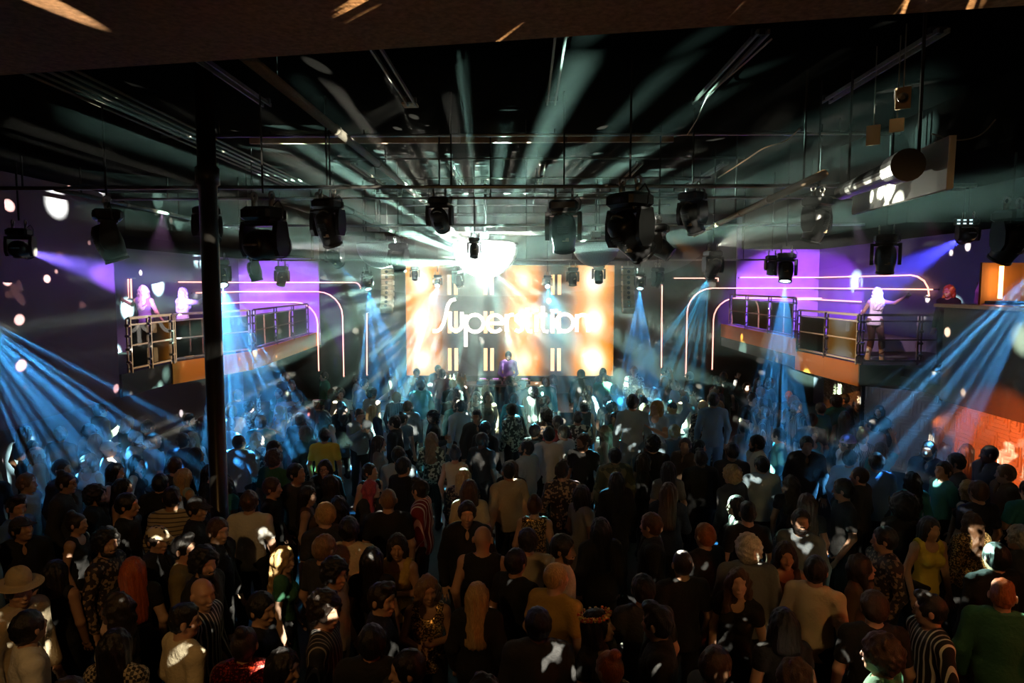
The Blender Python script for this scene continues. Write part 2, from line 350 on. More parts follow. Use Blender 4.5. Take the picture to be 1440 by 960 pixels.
fm = MB(); fm.box((-.03, .1, SH / 2), (.05, .3, SH + .1)); fm.box((SW + .03, .1, SH / 2), (.05, .3, SH + .1)); fm.box((SW / 2, .1, SH + .03), (SW + .1, .3, .05)); fm.box((SW / 2, .1, -.03), (SW + .1, .3, .05)); fm.build('frame', M_BLACK, scr)
K = SD / FPX                                     # metres per photograph pixel on the screen plane
sx_ = lambda px: (px - 570) * SW / 294.0
sz_ = lambda py: (528 - py) * SH / 155.0
M_BAR = mat('led_bar_light', (.3, .2, .1), .5, emit=(1.0, .60, .26), es=1.25, sample=False)
for cx in (636.5, 687.5, 782.5):
    for y0, y1 in ((386, 414), (437, 468), (489, 521)):
        for dx in (-4.6, 4.6):
            MB().box((sx_(cx + dx), -.015, sz_((y0 + y1) / 2)), (5.2 * K, .03, (y1 - y0) * K)).build('light_bar', M_BAR, scr)
def arc(cx, cy_, r, a0, a1, k=14, ry=None):
    return [(cx + r * math.cos(R(a0 + (a1 - a0) * i / k)), cy_ - (ry or r) * math.sin(R(a0 + (a1 - a0) * i / k))) for i in range(k + 1)]
LET = [[[(608, 465), (614, 465), (619, 462), (623, 455), (626, 446), (628, 436), (630, 428), (634, 422), (641, 420)]],
       [[(633, 438)] + [(633, 456)] + arc(641, 456, 8.5, 180, 360) + [(649.5, 438)]],
       [[(655, 442), (655, 487)], arc(668, 454, 12, 0, 360, 24)],
       [[(686, 454), (708, 454)] + arc(696.5, 454, 11.5, 4, 318, 22)],
       [[(713, 441), (713, 466)], [(713, 450), (715, 444), (719, 442), (723, 442)]],
       [[(735, 444), (730, 441.5), (726, 444), (726, 449), (731, 453), (735, 457), (735, 462), (730, 465.5), (725, 463)]],
       [[(742, 432), (742, 461), (744, 465), (749, 465)], [(737, 442), (748, 442)]],
       [[(755, 442), (755, 466)], [(755, 434), (755, 437.5)]],
       [[(764, 430), (764, 460), (766, 465), (772, 465.5)], [(759, 442), (770, 442)]],
       [[(777, 442), (777, 466)], [(777, 434), (777, 437.5)]],
       [arc(795, 453, 12, 0, 360, 24)],
       [[(812, 441), (812, 466)], [(812, 452)] + arc(820, 450, 8, 180, 0, 10) + [(828, 466)]]]
M_LET = mat('white_led_lettering', (.8, .75, .7), .5, emit=(1.0, .93, .80), es=1.35, sample=False)
for strokes in LET:
    b = MB()
    for st in strokes:
        pts = [Vector((sx_(x), -.03, sz_(y))) for x, y in st]; hw = 2.6 * K
        for i, p in enumerate(pts):
            t = (pts[min(i + 1, len(pts) - 1)] - pts[max(i - 1, 0)]).normalized(); nrm = Vector((-t.z, 0, t.x)) * hw
            o0 = len(b.v); b.v += [tuple(p + nrm), tuple(p - nrm), tuple(p + nrm + Vector((0, .02, 0))), tuple(p - nrm + Vector((0, .02, 0)))]
            if i:
                q = o0 - 4; b.f += [(q, q + 1, o0 + 1, o0), (q + 2, o0 + 2, o0 + 3, q + 3), (q, o0, o0 + 2, q + 2), (q + 1, q + 3, o0 + 3, o0 + 1)]
    b.build('letter', M_LET, scr)
# stage riser and booth
struct('floor_stage', MB().box((P(717, 400, 20.8).x, 21.4, .2), (8.6, 3.6, .4)), mat('stage_deck', (.03, .03, .03), .5), 'low black stage in front of the screen')
bx0, bx1 = PX(620, 19.0), PX(770, 19.0); bc = (bx0 + bx1) / 2; bw = bx1 - bx0
bt = empty('dj_booth', (bc, 19.0, 0)); tag(bt, 'mirror fronted DJ booth in front of the LED screen', 'booth')
MB().box((0, .3, 1.27), (bw + .1, .8, .05), ch=.01).build('table_top', mat('booth_top', (.35, .2, .16), .3), bt)
for i in range(4): MB().box((-bw / 2 + (i + .5) * bw / 4, -.03, .63), (bw / 4 - .01, .04, 1.22)).build('mirror_panel', mat('smoked_mirror', (.42, .38, .36), .06, 1.0), bt)
for s_ in (-1, 1): MB().box((s_ * (bw / 2 - .02), .32, .63), (.04, .66, 1.22)).build('side_panel', M_BLACK, bt)
M_GEAR = mat('black_gear', (.03, .03, .035), .35)
for i, (gx, wd) in enumerate(((-.35, .32), (.02, .34), (.4, .32), (.85, .32))):
    g = empty('deck_player', (bc + gx, 19.28, 1.295)); tag(g, ['black media deck at the booth end nearest the bottles', 'black mixer box in the middle of the booth', 'black media deck beside the mixer', 'outermost black media deck on the booth'][i], 'music deck', 'decks on the booth')
    if i == 1: g.name = 'audio_mixer'
    MB().box((0, 0, .05), (wd, .38, .1), ch=.012).build('body', M_GEAR, g)
    if i == 1:
        for k in range(6): MB().lathe([(.014, 0), (.012, .03)], 8, Matrix.Translation((-.12 + .05 * k, .05, .1))).build('knob', M_STEEL, g)
    else:
        MB().lathe([(.11, 0), (.11, .015), (.1, .02)], 20, Matrix.Translation((0, -.05, .1))).build('jog_wheel', M_STEEL, g, True)
    MB().box((0, .13, .115), (.18, .08, .02)).build('display', mat('deck_display', (.1, .1, .1), .3, emit=(.9, .35, 1.0), es=1.2, sample=False), g)
rnd = random.Random(4)
for i in range(6):
    x = bc - bw / 2 + .12 + i * .105
    g = empty('bottle', (x, 19.15 + rnd.uniform(-.05, .05), 1.295)); tag(g, ['outermost bottle on the booth end', 'second bottle from the booth end', 'third bottle from the booth end', 'fourth bottle from the booth end', 'fifth bottle from the booth end', 'bottle on the booth closest to the decks'][i], 'bottle', 'bottles on the booth')
    s = rnd.uniform(.9, 1.1)
    MB().lathe([(.036, 0), (.04, .02), (.04, .17 * s), (.015, .22 * s), (.014, .28 * s)], 10).build('body', mat('amber_bottle_glass' if i % 2 else 'clear_bottle_glass', (.35, .18, .05) if i % 2 else (.5, .55, .5), .1), g, True)
    MB().lathe([(.016, .28 * s), (.016, .31 * s)], 8).build('cap', M_STEEL, g)
lamp('SPOT', P(700, 300, 17.2), P(716, 525, 19.6), 150, (.72, .25, 1.0), 16, .6, .03)
# line-array loudspeakers
def array(px, label, s_):
    top = P(px, 378, 20.6); r = empty('line_array_speaker', top); tag(r, label, 'loudspeaker', 'hanging line arrays')
    a = Vector((0, 0, 0)); M_ = mat('tan_speaker_grille', (.42, .30, .18), .7, bump=.5, bscale=150)
    MB().box((0, 0, .06), (.34, .3, .06)).build('hanging_frame', M_STEEL, r)
    MB().tube([(0, 0, .08), (0, 0, 6.5 - top.z)], .012, 6).build('hanging_cable', M_STEEL, r)
    for i in range(8):
        th = R(i * i * .75)
        M = Matrix.Translation(a) @ Matrix.Rotation(-th, 4, 'X')
        bxo = MB().box((0, 0, -.085), (.36, .3, .155), M, ch=.02).build('cabinet', M_, r)
        MB().lathe([(.045, 0), (.05, .01), (.03, .02)], 10, M @ Matrix.Translation((0, -.155, -.085)) @ Matrix.Rotation(R(90), 4, 'X')).build('driver', M_BLACK, bxo)
        a = M @ Vector((0, 0, -.165))
array(545, 'tan line array speaker hanging beside the screen near the arched neon', 1); array(883, 'tan line array speaker hanging beside the straight neon pole', -1)
# neon arches on the rear wall
ND = 23.55
def neon(label, pts, grp='pink neon tubes', r=.021):
    o = empty('neon_tube', pts[0]); tag(o, label, 'neon light', grp); p0 = Vector(pts[0])
    MB().tube([Vector(p) - p0 for p in pts], r, 6).build('glass_tube', M_NEON, o)
    for p in (pts[0], pts[-1]):
        c = MB(); c.tube([Vector(p) - p0 + Vector((0, -.02, 0)), Vector(p) - p0 + Vector((0, .19, 0))], .025, 6)
        c.build('bracket', M_STEEL, o)
def arch(px_end, py_top, px_v, py_bot, rad, label, d=ND):
    a = P(px_end, py_top, d); v = P(px_v, py_top, d); bt_ = P(px_v, py_bot, d); s = 1 if v.x > a.x else -1
    pre = [a]
    if abs(a.x) > 9.9:
        q = Vector((0, 0, CAM_Z)).lerp(a, 9.9 / abs(a.x)); pre = [Vector((q.x, q.y, a.z)), Vector((q.x, d - .25, a.z)), Vector((q.x * .985, d, a.z))]
    pts = pre + [(v.x - s * rad + s * rad * math.sin(R(t)), d, v.z - rad + rad * math.cos(R(t))) for t in range(0, 91, 15)] + [(v.x, d, bt_.z)]
    neon(label, [Vector(p) for p in pts])
arch(300, 425, 446, 522, .75, 'lowest pink neon arch ending above the crowd near the black column')
arch(270, 410, 481, 530, .85, 'middle pink neon arch of the three near the black column')
arch(245, 397, 507, 404, .22, 'top pink neon line near the black column')
neon('lone pink neon pole beside the tan line array near the arches', [P(516, 440, ND), P(516, 528, ND)])
arch(1160, 419, 1004, 520, .75, 'lowest pink neon arch behind the copper fascia balcony')
arch(1320, 405, 967, 530, .85, 'middle pink neon arch behind the lone dancer')
arch(947, 391, 1010, 396, .02, 'short segmented neon bar above the straight pole')
_z = P(1040, 390, ND).z; neon('top pink neon line curving down behind the lone dancer', [P(1040, 390, ND), Vector((9.7, ND, _z)), Vector((9.92, ND - .2, _z)), Vector((9.92, 17.9, _z)), Vector((9.92, 17.6, _z - .04)), Vector((9.92, 17.3, _z - .15)), Vector((9.92, 17.12, _z - .32)), Vector((9.92, 17.05, _z - .55))])
neon('straight pink neon pole beside the arches near the denim shirt', [P(931, 400, ND), P(930, 530, ND)])
neon('pink neon line low behind the lone dancer', [P(1120, 421, ND), Vector((9.7, ND, P(1120, 421, ND).z)), Vector((9.92, ND - .2, P(1120, 421, ND).z)), Vector((9.92, 20.2, P(1120, 421, ND).z))])
neon('slim twin neon stick on the wall beside the first dancer', [P(180, 391, 17), P(180, 420, 17)], r=.02)
neon('second slim neon stick on the wall beside the first dancer', [P(184, 391, 17), P(185, 420, 17)], r=.02)

# ================================================================ ceiling steelwork
def pipe(name, label, pts, r, m, cat='pipe', grp=None, hang=True, fit=True, n=10):
    o = empty(name, pts[0]); tag(o, label, cat, grp); p0 = Vector(pts[0]); q = [Vector(p) - p0 for p in pts]
    MB().tube(q, r, n).build('tube', m, o, True)
    if hang:
        L_ = q[-1] - q[0]
        for t in (.08, .5, .92):
            p = q[0] + L_ * t; MB().tube([p, (p.x, p.y, 6.5 - p0.z)], .012, 6).build('hanger', M_ROD, o)
    if fit:
        L_ = q[-1] - q[0]; dr = L_.normalized()
        for t in (.25, .45, .65, .85):
            p = q[0] + L_ * t; MB().tube([p - dr * .04, p + dr * .04], r * 1.25, n).build('coupling', m, o)
    return o
pipe('ceiling_pipe', 'pale round pipe running along the ceiling past the crossbeam', [(-2.35, 5.6, 6.0), (-2.35, 17.5, 6.0)], .055, M_GREYP)
pipe('lighting_pipe', 'bright steel lighting pipe running back towards the mirror ball', [(-2.85, 9.4, 5.32), (-3.15, 18.0, 5.32)], .045, M_GREYP)
pipe('lighting_pipe', 'brown lighting pipe running back over the denim shirt', [(3.1, 7.3, 5.25), (3.75, 15.5, 5.2)], .045, mat('brown_pipe', (.30, .17, .08), .5, .3))
pipe('lighting_pipe', 'thin pipe along the plum wall above the first dancers', [(-6.2, 9.0, 5.35), (-6.5, 16.0, 5.35)], .03, M_GREYP)
for i in range(5):
    pipe('conduit', 'thin steel ceiling conduit, ' + ['closest to the plum wall of five', 'second of five from the plum wall', 'middle one of five side by side', 'fourth of five from the plum wall', 'farthest of five from the plum wall'][i], [(-5.12 + i * .145, 6.6, 6.25), (-5.3 + i * .145, 15.6, 6.25)], .016, M_GREYP, grp='five parallel ceiling conduits', hang=False, fit=False, n=6)
pipe('lighting_bar', 'thin black bar across the hall carrying the large moving heads', [(-7.5, 8.75, 5.33), (5.6, 8.75, 5.33)], .025, M_STEEL)
pipe('lighting_bar', 'thin high bar across the hall beside the timber beam', [(-5.4, 10.2, 6.28), (5.4, 10.2, 6.28)], .022, M_STEEL)
pipe('lighting_bar', 'bar across the hall with the three small ceiling clamps', [(-6.5, 10.6, 5.42), (5.4, 10.6, 5.42)], .02, M_STEEL)
pipe('lighting_bar', 'bar across the hall just in front of the mirror balls', [(-6.5, 13.4, 5.25), (6.5, 13.4, 5.25)], .025, M_STEEL)
pipe('lighting_bar', 'bar across the hall behind the mirror balls', [(-6.5, 17.4, 4.72), (6.5, 17.4, 4.72)], .025, M_STEEL)
pipe('lighting_bar', 'bright crossbar carrying the three mirror balls', [(PX(480, 16), 16.0, 5.28), (PX(890, 16), 16.0, 5.28)], .05, M_GREYP)
for i, (y_, z_) in enumerate(((12.2, 6.3), (14.4, 6.3), (15.2, 6.1), (18.4, 6.2), (19.6, 6.1), (21.0, 6.2))):
    pipe('ceiling_bar', 'thin ceiling bar above the mirror balls, ' + ['nearest the timber beam', 'second from the timber beam', 'third from the timber beam', 'third from the screen', 'second from the screen', 'closest to the screen'][i], [(-3.4, y_, z_), (3.8, y_, z_)], .02, mat('dull_bar', (.05, .052, .048), .6), hang=True, fit=False)
tb = empty('ceiling_beam', (-4.3, 10.75, 6.3)); tag(tb, 'tan timber beam across the ceiling above the mirror balls', 'beam')
for i in range(4): MB().box((.82 + i * 1.64, 0, .03), (1.63, .07, .10)).build('plank', M_WOOD, tb)
for i in range(5): MB().tube([(.3 + i * 1.48, .05, .05), (.3 + i * 1.48, .05, .2)], .012, 6).build('hanger', M_ROD, tb)
for i, x in enumerate((-3.4, -1.5, .32, 2.2, 3.85)):
    for j, (y0, y1) in enumerate(((6.6, 9.1), (13.5, 16.4))):
        o = empty('ceiling_track', (x, y0, 6.44)); tag(o, ['pair of thin rails on the ceiling, ', 'far pair of thin ceiling rails, '][j] + ['next to the five conduits', 'second from the conduits', 'above the mirror ball', 'second from the lounge', 'closest to the lounge'][i], 'ceiling track', 'ceiling tracks')
        for dx in (-.05, .05): MB().box((dx, (y1 - y0) / 2, 0), (.022, y1 - y0, .045)).build('rail', M_GREYP, o)
        MB().box((0, .1, .03), (.16, .06, .06)).build('bracket', M_BLACK, o); MB().box((0, y1 - y0 - .1, .03), (.16, .06, .06)).build('bracket', M_BLACK, o)
o = MB().box((0, 0, 0), (.2, .2, .03), ch=.006).build('ceiling_plate', M_TANLBL, None, loc=P(577, 157, 9.3)); o.location.z = 6.485; tag(o, 'small square pale plate on the black ceiling', 'plate')
# mirror balls: domes covered in square mirror facets under a flat lid
def mirror_ball(c, r, label, power=None):
    o = empty('mirror_ball', c); tag(o, label, 'mirror ball', 'mirror balls')
    MB().lathe([(r * .98, .0), (r * 1.0, .03), (r * .9, .06), (.05, .09)], 40).build('lid', M_GREYP, o, True)
    core = [(r * .97 * math.sin(R(a)), -r * .97 * math.cos(R(a))) for a in range(2, 91, 8)]
    MB().lathe(core, 40).build('core', M_STEEL, o, True)
    b = MB(); rnd = random.Random(3); k = 22
    for i in range(k):
        th = (i + .5) / k * math.pi / 2; nn = max(4, int(2 * math.pi * math.sin(th) * k / (math.pi / 2)))
        for j in range(nn):
            ph = 2 * math.pi * (j + rnd.random() * .1) / nn; s = r * math.pi / 2 / k * .46
            d = Vector((math.sin(th) * math.cos(ph), math.sin(th) * math.sin(ph), -math.cos(th)))
            d2 = (d + Vector((rnd.gauss(0, .05), rnd.gauss(0, .05), rnd.gauss(0, .05)))).normalized()
            u = d2.cross(Vector((0, 0, 1))).normalized(); v = d2.cross(u); p = d * r
            b.add([p + u * s + v * s, p - u * s + v * s, p - u * s - v * s, p + u * s - v * s], [(0, 1, 2, 3)])
    f = b.build('mirror_facets', mat('mirror_facet', (.88, .92, .90), .35, .25), o); f['kind'] = 'stuff'
    MB().tube([(0, 0, .08), (0, 0, 6.5 - c.z)], .02, 8).build('hanging_rod', M_ROD, o)
    MB().box((0, 0, .2), (.22, .22, .16), ch=.02).build('motor', M_STEEL, o)
mirror_ball(BALL, .77, 'large white blazing half mirror ball in front of the screen')
mirror_ball(P(535, 344, 16.0), .55, 'mirror ball beside the white beam near the tan array')
mirror_ball(P(838, 342, 16.0), .55, 'mirror ball half hidden behind the big black moving heads')
# ================================================================ haze
def haze_mat(dens, g=.25):
    k = 'haze_%g' % dens
    if k in MATS: return MATS[k]
    m = bpy.data.materials.new(k); m.use_nodes = True; t = m.node_tree; t.nodes.remove(t.nodes['Principled BSDF']); MATS[k] = m
    v = t.nodes.new('ShaderNodeVolumeScatter'); v.inputs['Color'].default_value = (.95, 1, .98, 1); v.inputs['Density'].default_value = dens; v.inputs['Anisotropy'].default_value = g
    t.links.new(v.outputs[0], t.nodes['Material Output'].inputs['Volume']); return m
def haze_cone(ap, D, half, length, dens, label, r0=.06):  # haze added only inside a lamp's beam, shaped to make it show
    M = D.to_track_quat('Z', 'Y').to_matrix().to_4x4()
    o = MB().lathe([(r0, 0), (r0 + length * math.tan(half), length)], 24, M).build('haze', haze_mat(dens), None, False, ap)
    tag(o, label, 'haze', 'drifting haze', 'stuff')
hz = MB().box((0, 14.0, 4.6), (14.6, 14.2, 3.6)).build('haze', haze_mat(.015), None); tag(hz, 'thin haze hanging under the ceiling of the hall', 'haze', 'drifting haze', 'stuff')
hs = MB().lathe([(5.0 * math.sin(R(a)), 5.0 * math.cos(R(a))) for a in range(2, 180, 8)], 32)
hs.v = [(x, y, min(1.3, z * .6) if z > 0 else z * .24) for x, y, z in hs.v]
o = hs.build('haze', haze_mat(.016), None, False, BALL); tag(o, 'denser haze glowing around the blazing mirror ball', 'haze', 'drifting haze', 'stuff')
# ================================================================ moving-head lamps
def mh_meshes():
    q = {}
    q['base'] = MB().box((0, 0, -.15), (.34, .30, .13), ch=.03)
    q['base'].box((0, 0, -.225), (.30, .2, .04), ch=.01)
    arm = [(-.07, 0), (.07, 0), (.095, -.12), (.09, -.26), (.05, -.33), (-.05, -.33), (-.09, -.26), (-.095, -.12)]
    for nm, x in (('l', -.215), ('r', .165)):
        q['arm' + nm] = MB().prism(arm, 0, .05, Matrix.Translation((x, 0, -.22)) @ Matrix.Rotation(R(90), 4, 'Y') @ Matrix.Rotation(R(90), 4, 'Z'))
    q['cross'] = MB().box((0, 0, -.245), (.43, .16, .04), ch=.015)
    # head: built around its pivot, lens towards -z
    q['head'] = MB().lathe([(.06, .20), (.105, .19), (.135, .14), (.148, .05), (.15, -.04), (.142, -.10), (.128, -.18), (.125, -.225), (.11, -.225)], 18)
    rim = MB().lathe([(.126, -.215), (.132, -.22), (.132, -.245), (.112, -.245), (.108, -.225)], 20); q['rim'] = rim
    q['lens'] = MB().lathe([(.108, -.222), (.08, -.238), (.03, -.247), (.004, -.248)], 18)
    hd = MB().tube([(.09 * math.cos(R(a)), .0, .12 + .11 * math.sin(R(a))) for a in range(0, 181, 20)], .012, 6); q['handle'] = hd
    vents = MB()
    for k in range(5): vents.box((0, -.135, .10 - k * .022), (.13, .03, .008))
    q['vents'] = vents
    cl = MB().tube([(0, .035 * math.cos(R(a)), .02 + .035 * math.sin(R(a))) for a in range(-60, 241, 30)], .012, 6); cl.box((0, 0, -.05), (.03, .05, .08)); q['clamp'] = cl
    q['plate'] = MB().box((0, -.152, -.15), (.10, .008, .045)); q['sticker'] = MB().box((.03, -.134, -.06), (.075, .02, .04))
    q['wire'] = MB().tube([(.1, 0, -.08), (.16, .02, -.02), (.2, .03, -.09), (.19, .03, -.18), (.15, .05, -.2)], .008, 6)
    return q
MHQ = mh_meshes()
MHM = {k: v.mesh(k, {'rim': M_PLAST2, 'handle': M_GREYP, 'vents': M_PLAST2, 'clamp': M_STEEL, 'plate': M_PLAST2, 'sticker': M_TANLBL, 'lens': M_LENSOFF, 'wire': M_PLAST2}.get(k, M_PLAST), k in ('head', 'lens', 'clamp', 'handle', 'wire')) for k, v in MHQ.items()}
def moving_head(root, s, D, label, lens=None):
    D = Vector(D).normalized(); pan = math.atan2(-D.x, D.y); tilt = math.acos(max(-1, min(1, -D.z)))
    if abs(D.x) + abs(D.y) < .02: pan = 0
    if abs(pan) > R(90): pan -= math.copysign(math.pi, pan); tilt = -tilt
    r = empty('moving_head_light', root, pan); r.scale = (s, s, s); tag(r, label, 'stage light', 'moving head lamps')
    link('base', MHM['base'], r); link('yoke_arm', MHM['arml'], r); link('yoke_arm', MHM['armr'], r); link('yoke_bridge', MHM['cross'], r)
    for dx in (-.1, .1): c = link('clamp', MHM['clamp'], r); c.location = (dx, 0, 0)
    link('label_plate', MHM['plate'], r); link('safety_wire', MHM['wire'], r)
    h = link('head', MHM['head'], r); h.location = (0, 0, -.44); h.rotation_euler = (tilt, 0, 0)
    link('lens_rim', MHM['rim'], h); le = link('lens', MHM['lens'], h, lens); link('handle', MHM['handle'], h); link('vents', MHM['vents'], h); link('sticker', MHM['sticker'], h)
    top = root.z if hasattr(root, 'z') else root[2]
    if top < 6.4: MB().tube([(0, 0, .05), (0, 0, (6.5 - top) / s)], .012 / s, 6).build('drop_rod', M_ROD, r)
    return r
def mh_px(px, py, d, s, D, label): return moving_head(P(px, py, d), s, D, label)
def mh_lit(px, py, d, s, aim, label, energy, color, size, blend=.3, soft=.0, go=None, lens_c=None, ls=4.0, dens=.06, ln=None):
    ap = P(px, py, d); A = Vector(aim); D = (A - ap).normalized()
    r = moving_head(ap - D * (.245 * s) + Vector((0, 0, .44 * s)), s, D, label, M_LENS('%d_%d' % (px, py), lens_c or color, ls))
    L = lamp('SPOT', ap + D * .03, A, energy, color, size, blend, soft)
    if go: gobo(L, (1, 1, 1), *go)
    haze_cone(ap + D * .01, D, R(size / 2 + .6), ln or (ap.z - .9) / max(.2, -D.z), dens, 'beam-shaped haze of the ' + label, .04 + soft * 1.5)
    return r
mh_px(150, 284, 8.2, 1.05, (.3, .2, -1), 'black moving head hanging in front of the plum wall')
mh_px(290, 283, 8.6, .8, (.5, -.3, -.8), 'moving head clamped beside the top of the black column')
mh_px(460, 271, 8.9, 1.0, (.15, .5, -1), 'moving head in the path of the white beam')
mh_px(357, 352, 12.2, .8, (.2, .1, -1), 'small moving head below the big lamp that throws the white beam')
mh_px(396, 370, 15.5, .75, (0, -.6, -1), 'small moving head silhouetted on the violet rear wall')
mh_px(515, 378, 17.5, .7, (-.2, .6, -1), 'small dark moving head above the slanting blue fan')
mh_px(618, 270, 10.5, .93, (.1, .9, -.5), 'black moving head silhouetted in front of the green rays')
mh_px(793, 272, 8.75, 1.07, (.05, .4, -1), 'large black moving head before the screen with a sticker on it')
mh_px(886, 258, 7.6, 1.25, (.7, .5, -.75), 'biggest black moving head tilted beside the large one before the screen')
mh_px(927, 308, 10.6, .95, (.8, -.3, -.6), 'black moving head with a round pivot cap behind the biggest one')
mh_px(974, 262, 9.6, .95, (.4, .3, -1), 'moving head with a pale clamp under the brown pipe')
mh_px(1150, 268, 8.4, .9, (-.2, .3, -1), 'dark moving head under the near end of the brown pipe')
mh_px(1247, 322, 10.2, .95, (.1, .2, -1), 'dark moving head hanging over the lone dancer')
mh_px(1425, 285, 8.8, 1.1, (-.2, .6, -1), 'dark moving head at the frame edge above the orange sconce')
mh_px(560, 336, 13.6, .95, (.1, .2, -1), 'grey hazy moving head beside the smaller mirror ball near the white beam')
mh_px(667, 330, 13.5, .66, (0, -.5, -1), 'small moving head in front of the blazing mirror ball')
mh_px(583, 372, 18.6, .62, (.1, -.5, -1), 'tiny moving head against the first orange column')
mh_px(644, 376, 18.6, .8, (.4, -.3, -1), 'hazy moving head above the lettering under the blazing ball')
mh_px(805, 372, 17.4, .78, (.05, -.3, -1), 'teal tinted moving head above the end of the lettering')
mh_px(842, 368, 17.2, .78, (0, -.6, -1), 'dark moving head against the last orange column')
mh_px(1086, 355, 15.0, .7, (0, .3, -1), 'dark moving head on the violet wall behind the copper fascia')
mh_px(925, 372, 16.8, .8, (-.3, .3, -1), 'dim moving head above the straight neon pole')
# lit ones
CY = (.06, .42, 1.0); PB = (.12, .66, 1.0)
F = lambda px, py, d: P(px, py, d)
mh_lit(395, 345, 8.8, 1.3, BALL + Vector((-.05, -.6, -.15)), 'big black moving head throwing a white beam at the mirror ball', 3800, (.92, 1.0, .95), 6, .35, .05, None, (.9, 1, .95), 6, .15, 6.2)
lamp('SPOT', P(672, 366, 13.75), BALL + Vector((0, -.4, -.30)), 4200, (1, 1, .97), 62, .25, .02)  # added bare spot that whitens the dome, not from a lit head
mh_lit(313, 402, 13.0, .9, F(375, 640, 11.6), 'moving head throwing the strong blue fan beside the black column', 50000, CY, 40, .2, .0, (15, .36, .12, 1.3), (.5, .85, 1), 9)
mh_lit(518, 407, 17.0, .7, F(548, 560, 16.0), 'moving head throwing the slanting blue fan beside the neon poles', 37500, CY, 34, .2, .0, (16, .36, .12, 4.1), (.4, .8, 1), 8)
mh_lit(478, 372, 14.2, .9, F(570, 500, 16.5), 'moving head throwing a dim blue fan behind the white beam', 12500, CY, 26, .3, .0, (18, .36, .12, 7.7), (.2, .6, 1), 4)
mh_lit(615, 402, 18.2, .6, F(600, 600, 14.2), 'tiny lit moving head throwing pale blue over the first letters', 28000, PB, 46, .4, .0, (14, .34, .15, 2.2), (.5, .8, 1), 6, .012)
mh_lit(770, 403, 17.6, .6, F(775, 610, 13.6), 'tiny lit moving head throwing pale blue over the last letters', 28000, PB, 46, .4, .0, (14, .34, .15, 9.1), (.5, .8, 1), 6, .012)
mh_lit(900, 406, 17.0, .7, F(893, 560, 15.8), 'moving head throwing the narrow blue fan beside the screen edge', 25000, CY, 27, .25, .0, (17, .36, .12, 3.6), (.5, .9, 1), 8)
mh_lit(997, 389, 12.6, .85, F(925, 560, 14.5), 'moving head throwing the slanting teal fan under the brown pipe', 20000, (.06, .50, .9), 36, .3, .0, (15, .34, .12, 8.8), (.2, .8, 1), 6)
mh_lit(1104, 396, 12.0, .85, F(1085, 640, 11.2), 'moving head with a bright cyan lens over the copper fascia', 35000, CY, 27, .25, .0, (18, .36, .12, 6.2), (.6, 1, 1), 10)
mh_lit(40, 354, 9.4, .8, F(235, 408, 15.0), 'moving head at the plum wall throwing the violet beam at the dancers', 16000, (.22, .14, 1.0), 12, .5, .05, None, (.3, .25, 1), 4, .04, 8.5)
mh_lit(1352, 336, 12.0, .8, F(1228, 405, 15.6), 'moving head throwing the deep blue beam at the lone dancer', 22000, (.06, .06, 1.0), 17, .5, .05, None, (.2, .2, 1), 4, .04, 6.5)
mh_lit(-62, 425, 8.5, .9, F(150, 650, 9.6), 'moving head beyond the plum wall edge throwing blue rays down', 50000, CY, 44, .25, .0, (14, .36, .12, 11.3), (.5, .85, 1), 6)
mh_lit(1486, 352, 9.3, .9, F(1285, 610, 9.8), 'moving head over the lounge throwing blue rays at the maze wall', 26000, (.10, .45, .95), 34, .25, .0, (15, .36, .12, 13.9), (.5, .85, 1), 6)
# magenta and white touches on the dancers
lamp('SPOT', P(228, 300, 12.4), P(226, 430, 14.6), 650, (1.0, .45, 1.0), 30, .6, .02)
lamp('SPOT', P(1200, 300, 13.0), P(1234, 432, 15.3), 650, (1.0, .62, 1.0), 20, .6, .02)
# LED indicator dots on the lamp over the lounge
o = empty('indicator_lamp', P(1355, 312, 11.6)); tag(o, 'tiny panel of six pale LED dots above the deep blue beam', 'indicator')
MB().box((0, 0, 0), (.30, .06, .12), ch=.01).build('case', M_PLAST, o)
for i in range(3):
    for j in range(2): MB().box((-.1 + i * .1, -.035, -.028 + j * .056), (.045, .01, .022)).build('indicator_light', mat('pale_led', (.5, .6, .6), .4, emit=(.7, .95, 1.0), es=1.2, sample=False), o)
MB().tube([(0, 0, .05), (0, 0, 6.5 - o.location.z)], .01, 6).build('drop_rod', M_ROD, o)

# ================================================================ other things up high
# white housing with black cylinder, above the lounge
n0, n1 = Vector((3.55, 5.75, 5.22)), Vector((4.05, 8.3, 5.30))
n0 = P(1309, 229, 5.4); n1 = P(1184, 278, 8.3)
o = empty('projector_housing', (n0 + n1) / 2); tag(o, 'long white panel with a black cylinder hung over the lounge', 'projector'); c0 = (n0 + n1) / 2
b = MB(); dirv = (n1 - n0).normalized(); sid = dirv.cross(Vector((0, 0, 1))).normalized()
b.bar(n0 - c0 + sid * .14, n1 - c0 + sid * .14, .05, .40); b.build('panel', M_WHITE, o)
cy0, cy1 = P(1290, 232, 5.65) - c0 - sid * .08, P(1195, 270, 8.0) - c0 - sid * .08
MB().tube([cy0, cy0.lerp(cy1, .12), cy0.lerp(cy1, .14), cy1], [.125, .125, .095, .085], 20).build('cylinder', M_PLAST, o)
MB().tube([cy0.lerp(cy1, -.02), cy0.lerp(cy1, .02)], .13, 20).build('end_cap', M_PLAST2, o)
for t in (.1, .9):
    p = n0.lerp(n1, t) - c0; MB().tube([p, (p.x, p.y, 6.5 - c0.z)], .014, 6).build('hanger', M_ROD, o)
L = lamp('SPOT', P(1010, 345, 9.0), n0.lerp(n1, .4), 1500, (1, 1, .88), 40, .5, .0); gobo(L, (1, 1, .9), 11, .5, .36, 3.1, .03)  # added unseen spot imitating the mirror ball's patches on this panel
